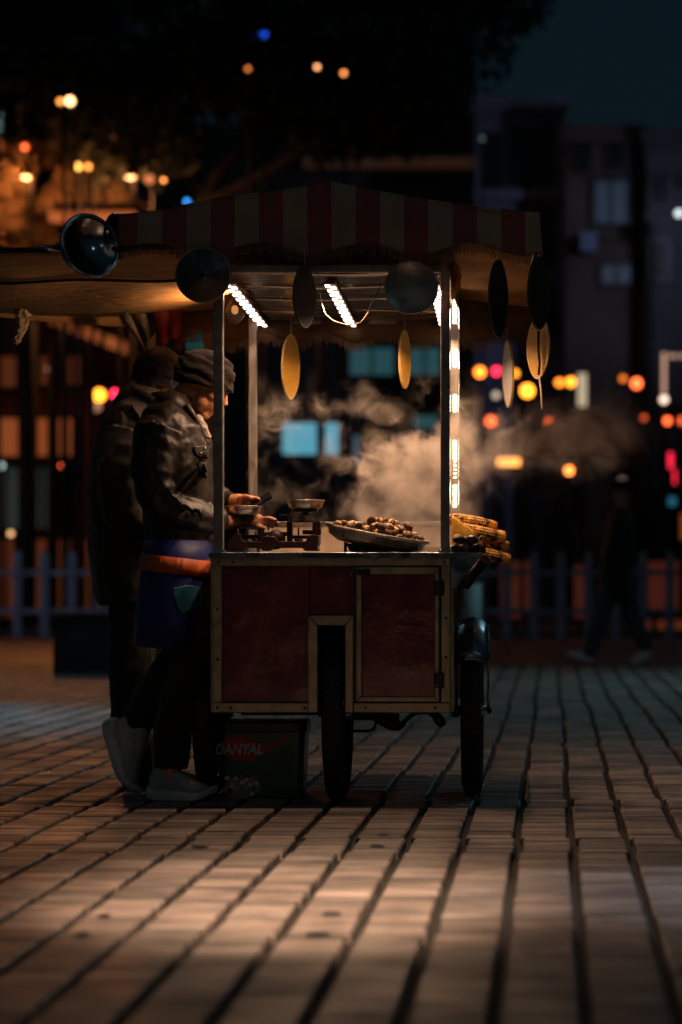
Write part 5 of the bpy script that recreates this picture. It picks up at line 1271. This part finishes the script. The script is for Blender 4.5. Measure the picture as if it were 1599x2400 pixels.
# jacket
b = B()
def wob(i, th): return 1 + .022 * math.sin(th * 3 + i * 1.7) + .012 * math.sin(th * 7 - i)
loft(b, torso_rings([(411, 1256, 77, .19), (412, 1215, 80, .195), (409, 1150, 82, .195), (403, 1085, 88, .20), (398, 1030, 88, .21), (394, 985, 78, .215), (394, 952, 60, .19), (404, 928, 42, .12), (412, 912, 32, .09)], VY), 32, True, wob)
limb(b, NA[:5], [.088, .078, .070, .060, .054], 18, 7, .05, 7); limb(b, FA[:4] + [D(522, 1151, .43)], [.085, .075, .066, .054, .046], 18, 7, .05, 7)
ell(b, D(352, 1000, .13), (.075, .07, .08))
for k, (p0, p1) in enumerate((((352, 1120), (392, 1128)), ((366, 1138), (412, 1150)), ((372, 1158), (398, 1140)), ((396, 1150), (424, 1178)), ((420, 1160), (446, 1186)), ((448, 1168), (466, 1196)), ((330, 1085), (372, 1100)), ((380, 985), (400, 1060)), ((372, 975), (388, 1030)))):
    limb(b, [D(*p0, .035 + .004 * k), D((p0[0] + p1[0]) / 2 + 3, (p0[1] + p1[1]) / 2 - 4, .020 + .006 * k), D(*p1, .035 + .008 * k)], [.006, .012, .006], 8)
jk = obj('jacket', b, MT['jacket'], man, smooth=True); remesh(jk, .0065, 3, .012, .06)
# collar
b = B(); loft(b, torso_rings([(400, 938, 60, .125), (410, 922, 44, .105), (416, 906, 34, .092)], VY + .0), 32, False, lambda i, th: 1 + .03 * math.sin(th * 4 + i)); cl = obj('collar', b, MT['jacket'], man, smooth=True, solid=.010)
b = B(); limb(b, [D(428, 930, .205), D(448, 962, .215), D(462, 992, .235), D(478, 1022, .25)], [.014, .013, .011, .008], 10); obj('collar_flap', b, MT['jacket'], man, smooth=True)
b = B(); limb(b, [D(452, 962, .27), D(464, 980, .25), D(472, 994, .25), D(482, 1006, .26)], [.022, .021, .018, .012], 12); sf_ = obj('scarf', b, MT['scarf'], man, smooth=True); remesh(sf_, .004, 1, .014, .025)
# chest pocket, flap, buttons
def onj(px, py, y): return D(px, py, y)
b = B(); q = [(432, 1018), (456, 1012), (470, 1040), (466, 1052), (452, 1052), (436, 1038)]
vs_ = [b.verts.new(onj(x, y_, .02)) for x, y_ in q]; b.faces.new(vs_); wrap('pocket_flap', b, MT['jacket'], man, jk, .007)
b = B(); q = [(440, 1052), (470, 1054), (480, 1084), (462, 1100), (446, 1098)]
vs_ = [b.verts.new(onj(x, y_, .02)) for x, y_ in q]; b.faces.new(vs_); wrap('pocket', b, MT['jacket'], man, jk, .005)
for px, py, yy in ((461, 1042, .150), (470, 1030, .20), (352, 968, .045)):
    b = B(); lathe(b, [(.006, .002), (.0055, -.001), (.002, -.003), (.001, -.003)], D(px, py, yy), 12, 'Y'); obj('snap_button', b, MT['chrome'], man, smooth=True)
# beanie
def beanie(parent, c, r, rot, m, seed, ridges=.004, rk=70, zcut=.5):
    b = B(); bmesh.ops.create_uvsphere(b, u_segments=64, v_segments=48, radius=1.0); Mx = Matrix.Translation(c) @ rot
    for v in b.verts:
        x, y_, z = v.co
        if z < 0:
            q_ = math.sqrt(max(1e-4, 1 - z * z)); z2 = max(z, -.62); k_ = .97 / max(q_, .3) if z > -.8 else 1.0; x *= k_ if z > -.8 else 1; y_ *= k_ if z > -.8 else 1; z = z2 * zcut * 1.3
        p = Vector((x * r[0], y_ * r[1], z * r[2])); n = noise.noise(Vector((x * 2 + seed, y_ * 2, z * 2)))
        d = ridges * math.sin((z + .35 * x + .25 * n) * rk * .16) * (1 if z < .75 else .4) + .006 * n
        if -.42 < z < -.28: d += .003
        v.co = Mx @ (p + p.normalized() * d)
    return obj('beanie', b, m, parent, smooth=True)
beanie(man, D(469, 862, .30), (.119, .100, .098), Matrix.Rotation(R(12), 4, 'Y'), MT['beanie'], 2, .0045, 95, .48)
b = B(); lp = []
for k in range(33):
    a = 2 * math.pi * k / 32; lp.append(D(468, 886, .30) + Matrix.Rotation(R(12), 3, 'Y') @ Vector((math.cos(a) * .109, math.sin(a) * .091, 0)))
tube(b, lp, .0065, 10, False); obj('beanie_band', b, MT['beanie'], man, smooth=True)
rod('beanie_cord', MT['black'], man, [D(398, 862, .22), D(392, 885, .215), D(396, 905, .213), D(404, 912, .212)], .0022, 6)
# cuffs
b = B(); limb(b, [D(510, 1148, .44), D(522, 1151, .43), D(534, 1152, .42)], [.040, .037, .034], 16); obj('cuff', b, MT['beanie'], man, smooth=True)
# trousers
b = B(); limb(b, [D(415, 1250, .25), SL[1], SL[2], D(392, 1765, .235)], [.12, .085, .074, .068], 18, 6, .03, 5); limb(b, [D(408, 1250, .36), LL[1], LL[2], D(300, 1688, .325)], [.12, .088, .070, .056], 18, 6, .03, 5)
tr_ = obj('trousers', b, MT['trouser'], man, smooth=True); remesh(tr_, .008, 3, .012, .07)
# apron
ar = torso_rings([(414, 1243, 81, .205), (413, 1290, 83, .21), (409, 1350, 87, .215), (404, 1420, 89, .215), (399, 1488, 88, .21)], .30)
ap = shell('apron', ar, MT['apronblue'], man, 48, .004, lambda i, th: 1 + .02 * math.sin(th * 5 + i * .8) * (i / 4))
bd = torso_rings([(413, 1281, 86, .218), (412, 1300, 87, .221), (411, 1318, 88, .222)], .30)
bd = [(c + Vector((0, 0, 0)), a, b2, (Vector(ua) + Vector((0, 0, -.06))).normalized(), ub) for c, a, b2, ua, ub in bd]
shell('apron_band', bd, MT['apronstripe'], ap, 48, .003, lambda i, th: 1 + .008 * math.sin(th * 9 + i))
b = B(); q = [(385, 1342), (420, 1334), (462, 1350), (468, 1378), (440, 1402), (412, 1424), (398, 1390)]
vs_ = [b.verts.new(D(x, y_, -.02)) for x, y_ in q]; b.faces.new(vs_); wrap('apron_patch', b, MT['apronteal'], ap, ap, .004)
# shoes
c = D(345, 1838, .24); c.z = 0; sneaker(man, Matrix.Translation(c + Vector((.0, -.01, 0))) @ Matrix.Rotation(R(-7), 4, 'Z'), MT['shoe'], MT['sole'], MT['lace'], .255, tall=1.4)
h = D(232, 1672, .31); tp = D(284, 1838, .29); X_ = (tp - h).normalized(); Y_ = Vector((0, 1, 0)); Y_ = (Y_ - X_ * Y_.dot(X_)).normalized(); Z_ = X_.cross(Y_)
Mx = Matrix((X_, Y_, Z_)).transposed().to_4x4(); Mx.translation = h + Vector((0, 0, .012)); sneaker(man, Mx, MT['shoe'], MT['sole'], MT['lace'], .285, tall=1.75)
# phone
t = thing('phone', 'dark smartphone held by the man over the left scale pan', 'phone', D(604, 1148, .38))
a = D(586, 1160, .375); c = D(624, 1136, .375); d = (c - a); L_ = d.length; M_ = Matrix.Translation((a + c) / 2) @ Matrix.Rotation(-math.atan2(d.z, d.x), 4, 'Y') @ Matrix.Rotation(R(24), 4, 'X')
b = B(); bx(b, -L_ / 2 - .03, L_ / 2, -.034, .034, -.0045, .0045)
for v in b.verts: v.co = M_ @ v.co
obj('phone_body', b, MT['gloss'], t, bevel=.004)
b = B(); bx(b, -L_ / 2 - .026, L_ / 2 - .004, -.031, .031, .0048, .0056)
for v in b.verts: v.co = M_ @ v.co
obj('screen', b, MT['glassdark'], t)

# ---- the man behind
V2 = .80
m2 = thing('person', 'man in long dark brown coat and grey knitted beanie, standing behind the other man', 'person', (D(310, 0, V2).x, V2, 0), 'men standing at the left of the cart')
b = B(); HM2 = Matrix.Translation(D(368, 866, V2)) @ Matrix.Rotation(R(30), 4, 'Y') @ Matrix.Rotation(R(10), 4, 'Z'); head(b, HM2)
limb(b, [D(325, 960, V2), D(338, 920, V2), D(355, 890, V2)], [.08, .062, .06], 14)
loft(b, torso_rings([(312, 1330, 62, .15), (305, 1150, 72, .16), (318, 1020, 66, .17), (328, 960, 44, .15)], V2), 20)
N2 = [D(300, 1000, .60), D(272, 1090, .56), D(290, 1190, .60), D(370, 1230, .66), D(430, 1225, .72)]; F2 = [D(350, 1000, 1.0), D(350, 1090, 1.02), D(380, 1180, 1.0), D(450, 1200, .95), D(480, 1200, .9)]
for A_ in (N2, F2):
    limb(b, A_, [.05, .046, .04, .034, .028], 12); w_ = A_[-1]; limb(b, [w_, w_ + Vector((.03, 0, 0)), w_ + Vector((.07, 0, -.005))], [.027, .032, .026], 10)
    for k in range(4): finger(b, w_ + Vector((.06, -.024 + k * .016, 0)), w_ + Vector((.12 - abs(k - 1.4) * .008, -.026 + k * .017, -.02)), .0085)
    finger(b, w_ + Vector((.03, -.025, 0)), w_ + Vector((.075, -.045, -.01)), .010)
G1 = [D(318, 1330, .72), D(300, 1560, .72), D(318, 1800, .74)]; G2 = [D(330, 1330, .88), D(322, 1560, .88), D(350, 1790, .88)]
for A_ in (G1, G2): limb(b, A_, [.08, .058, .036], 12)
bo2 = obj('body', b, MT['skin'], m2, smooth=True); remesh(bo2, .006, 2)
b = B()
loft(b, torso_rings([(306, 1388, 79, .215), (304, 1340, 88, .22), (300, 1270, 95, .225), (299, 1190, 99, .23), (302, 1110, 98, .23), (312, 1040, 95, .235), (324, 985, 88, .235), (334, 945, 68, .20), (342, 915, 46, .12), (348, 898, 40, .10)], V2), 32, True, lambda i, th: 1 + .02 * math.sin(th * 4 + i * 1.3))
limb(b, N2, [.095, .084, .075, .065, .056], 16, 6, .05, 6); limb(b, F2, [.09, .08, .07, .06, .055], 16, 6, .05, 6)
for k, (p0, p1) in enumerate((((275, 935), (292, 1010)), ((268, 960), (280, 1015)), ((300, 925), (330, 975)), ((258, 985), (266, 1030)))):
    limb(b, [D(*p0, .585), D((p0[0] + p1[0]) / 2, (p0[1] + p1[1]) / 2, .565), D(*p1, .57)], [.005, .010, .005], 8)
ct = obj('coat', b, MT['coat'], m2, smooth=True); remesh(ct, .008, 3, .016, .08)
b = B(); loft(b, torso_rings([(322, 955, 70, .15), (332, 925, 62, .13), (340, 892, 56, .12)], V2), 32, False, lambda i, th: 1 + .04 * math.sin(th * 3 + i)); obj('collar', b, MT['coat'], m2, smooth=True, solid=.014)
b = B(); limb(b, [D(300, 890, .70), D(330, 905, .66), D(365, 925, .66), D(392, 950, .70)], [.014, .02, .02, .012], 10); obj('hood_roll', b, MT['coat'], m2, smooth=True)
beanie(m2, D(362, 862, V2), (.103, .088, .118), Matrix.Rotation(R(14), 4, 'Y'), MT['knit'], 7, .0012, 160, .42)
b = B()
for A_ in (G1, G2): limb(b, [A_[0] + Vector((0, 0, .06)), A_[1], A_[2] + Vector((0, 0, .01))], [.115, .088, .070], 16, 7, .03, 5)
t2 = obj('trousers', b, MT['trouser'], m2, smooth=True); remesh(t2, .008, 3, .012, .07)
for A_ in (G1, G2):
    c = A_[2].copy(); c.z = 0; c.x -= .05; sneaker(m2, Matrix.Translation(c), MT['black'], MT['rubber'], MT['lace'], .28)

# ---- the walker under the umbrella
WY = 15.6
wk = thing('person', 'blurred dark figure in mid-stride with pale shoes walking at right', 'person', (D(1420, 0, WY).x, WY, 0))
def W(px, py, dy=0): return D(px, py, WY + dy)
b = B(); HW = Matrix.Translation(W(1430, 1128)) @ Matrix.Rotation(R(180), 4, 'Z') @ Matrix.Rotation(R(8), 4, 'Y'); head(b, HW)
limb(b, [W(1430, 1175), W(1430, 1145)], [.07, .06], 12); loft(b, torso_rings([(1420, 1330, 30, .14), (1424, 1250, 26, .13), (1428, 1185, 28, .17)], WY), 16)
hA = [W(1425, 1190, -.2), W(1412, 1235, -.24), W(1395, 1270, -.22)]; hB = [W(1432, 1190, .2), W(1412, 1225, .2), W(1392, 1205, .1)]
for A_ in (hA, hB):
    limb(b, A_, [.05, .042, .03], 10); w_ = A_[-1]; ell(b, w_ + Vector((-.03, 0, 0)), (.04, .03, .025))
    for k in range(4): finger(b, w_ + Vector((-.04, -.02 + k * .014, 0)), w_ + Vector((-.09, -.02 + k * .014, -.01)), .010)
lA = [W(1415, 1320, -.08), W(1380, 1420, -.1), W(1352, 1508, -.1)]; lB = [W(1425, 1320, .08), W(1455, 1420, .1), W(1488, 1492, .1)]
for A_ in (lA, lB): limb(b, A_, [.09, .06, .04], 12)
bw = obj('body', b, MT['skin'], wk, smooth=True); remesh(bw, .012, 2)
b = B(); loft(b, torso_rings([(1412, 1372, 42, .22), (1418, 1300, 38, .21), (1424, 1230, 35, .21), (1428, 1185, 32, .23), (1430, 1165, 14, .09)], WY), 24)
for A_ in (hA, hB): limb(b, A_, [.08, .066, .05], 12)
o = obj('coat', b, MT['coat'], wk, smooth=True); remesh(o, .014, 3)
b = B()
for A_ in (lA, lB): limb(b, A_, [.12, .09, .07], 12)
o = obj('jeans', b, cloth('dark_jeans', (.05, .08, .10)), wk, smooth=True); remesh(o, .014, 3)
b = B(); ell(b, HW @ Vector((-.01, 0, .03)), (.105, .086, .085)); obj('hair', b, MT['hair'], wk, smooth=True)
for A_, rt in ((lA, 18), (lB, -28)):
    c = A_[2] + Vector((.04, 0, -.07)); sneaker(wk, Matrix.Translation(c) @ Matrix.Rotation(R(180), 4, 'Z') @ Matrix.Rotation(R(-rt), 4, 'Y'), MT['white'], MT['white'], MT['lace'], .28)
uc = W(1352, 940, .0); ur = 140 * 1.02 / sc(WY); uh = 105 * 1.02 / sc(WY)
t = thing('umbrella', 'wide brownish red umbrella open above the walker at right', 'umbrella', (uc.x, WY, uc.z - .9))
b = B(); n = 8
def f(u, v):
    a = 2 * math.pi * u; e = abs(math.sin(a * n / 2)); r_ = ur * math.sin(v * math.pi * .5) * (1 - .05 * (1 - e) * 0 - .06 * e * v); return Vector((uc.x + r_ * math.cos(a), WY + r_ * math.sin(a), uc.z - uh * (1 - math.cos(v * math.pi * .5)) ** .85))
slab(b, f, 48, 10, .002); o = obj('canopy', b, MT['umbrella'], t, smooth=True, solid=.004)
for k in range(n):
    b = B(); tube(b, [f(k / n, v / 6) - Vector((0, 0, .006)) for v in range(1, 7)], .004, 4); obj('rib', b, MT['pole'], t, smooth=True)
rod('shaft', MT['pole'], t, [uc, (W(1392, 1212, .1))], .010)
rod('ferrule', MT['pole'], t, [uc - Vector((0, 0, .004)), uc + Vector((0, 0, .06))], .008)

# ================================================================== STEAM
sm = bpy.data.materials.new('steam'); sm.use_nodes = True; T = sm.node_tree; N = T.nodes; L = T.links
N.remove(N['Principled BSDF'])
pv = N.new('ShaderNodeVolumePrincipled'); pv.inputs['Color'].default_value = (.95, .86, .78, 1); pv.inputs['Anisotropy'].default_value = 0.15
L.new(pv.outputs[0], N['Material Output'].inputs['Volume'])
tc = N.new('ShaderNodeTexCoord'); sx = N.new('ShaderNodeSeparateXYZ'); L.new(tc.outputs['Object'], sx.inputs[0])
def mth(op, *a, clamp=False):
    k = N.new('ShaderNodeMath'); k.operation = op; k.use_clamp = clamp
    for i, v in enumerate(a):
        if isinstance(v, (int, float)): k.inputs[i].default_value = v
        else: L.new(v, k.inputs[i])
    return k.outputs[0]
def sstep(v, lo, hi):
    k = N.new('ShaderNodeMapRange'); k.interpolation_type = 'SMOOTHSTEP'; L.new(v, k.inputs[0]); k.inputs[1].default_value = lo; k.inputs[2].default_value = hi; return k.outputs[0]
def nz(scale, detail, dist, off=(0, 0, 0), st=(1, 1, 1)):
    m = N.new('ShaderNodeMapping'); m.inputs['Location'].default_value = off; m.inputs['Scale'].default_value = st; L.new(tc.outputs['Object'], m.inputs[0])
    k = N.new('ShaderNodeTexNoise'); k.inputs['Scale'].default_value = scale; k.inputs['Detail'].default_value = detail; k.inputs['Distortion'].default_value = dist; k.inputs['Roughness'].default_value = .66
    L.new(m.outputs[0], k.inputs['Vector']); return k.outputs[0]
X, Z = sx.outputs[0], sx.outputs[2]
n1 = nz(10, 10, .5, (3, 1, 2), (1, .45, 1)); n2 = nz(2.6, 2, .5, (7, 0, 5), (1, .4, 1))
nn = mth('ADD', mth('MULTIPLY', mth('SUBTRACT', n1, .5), 1.25), mth('MULTIPLY', mth('SUBTRACT', n2, .5), .6))
# right cloud inside the cart: below a line rising to the right
edge = mth('SUBTRACT', mth('ADD', 1.235, mth('MULTIPLY', X, .66)), Z)
c1 = mth('MULTIPLY', sstep(mth('ADD', edge, mth('MULTIPLY', nn, .55)), -.03, .16), sstep(mth('ADD', X, mth('MULTIPLY', nn, .4)), -.10, .20))
c1 = mth('MULTIPLY', c1, mth('SUBTRACT', 1, sstep(X, .42, .56)))
# thin veil at left
c2 = mth('MULTIPLY', mth('MULTIPLY', sstep(nn, -.02, .30), sstep(Z, 1.70, 1.50)), .28)
c2 = mth('MULTIPLY', c2, mth('SUBTRACT', 1, sstep(X, .25, .5)))
c2b = mth('MULTIPLY', mth('MULTIPLY', sstep(mth('SUBTRACT', .16, mth('ABSOLUTE', mth('SUBTRACT', X, -.26))), 0, .12), sstep(mth('SUBTRACT', .12, mth('ABSOLUTE', mth('SUBTRACT', Z, 1.50))), 0, .1)), mth('MULTIPLY', sstep(nn, -.08, .2), .5))
# tail drifting right
band = mth('SUBTRACT', mth('ADD', .14, mth('MULTIPLY', sstep(X, .5, 1.1), .04)), mth('ABSOLUTE', mth('SUBTRACT', Z, mth('ADD', 1.30, mth('MULTIPLY', mth('SUBTRACT', X, .43), .26)))))
c3 = mth('MULTIPLY', sstep(mth('ADD', band, mth('MULTIPLY', nn, .36)), -.02, .16), sstep(X, .36, .46))
c3 = mth('MULTIPLY', c3, mth('SUBTRACT', 1, mth('MULTIPLY', sstep(X, .45, .8), .82))); c3 = mth('MULTIPLY', c3, mth('SUBTRACT', 1, sstep(X, 1.0, 1.28)))
gr = mth('POWER', sstep(nn, -.34, .30), 1.6); gs = sstep(nn, -.30, .40)
tot = mth('ADD', mth('ADD', mth('MULTIPLY', mth('MULTIPLY', c1, gr), 6.6), mth('MULTIPLY', mth('MULTIPLY', c3, gr), 3.4)), mth('MULTIPLY', mth('MULTIPLY', mth('ADD', c2, c2b), gs), 7.0))
L.new(tot, pv.inputs['Density'])
b = B(); bx(b, -.395, 1.30, .66, .98, .965, 1.72); o = obj('steam', b, sm, None); tag(o, kind='stuff')
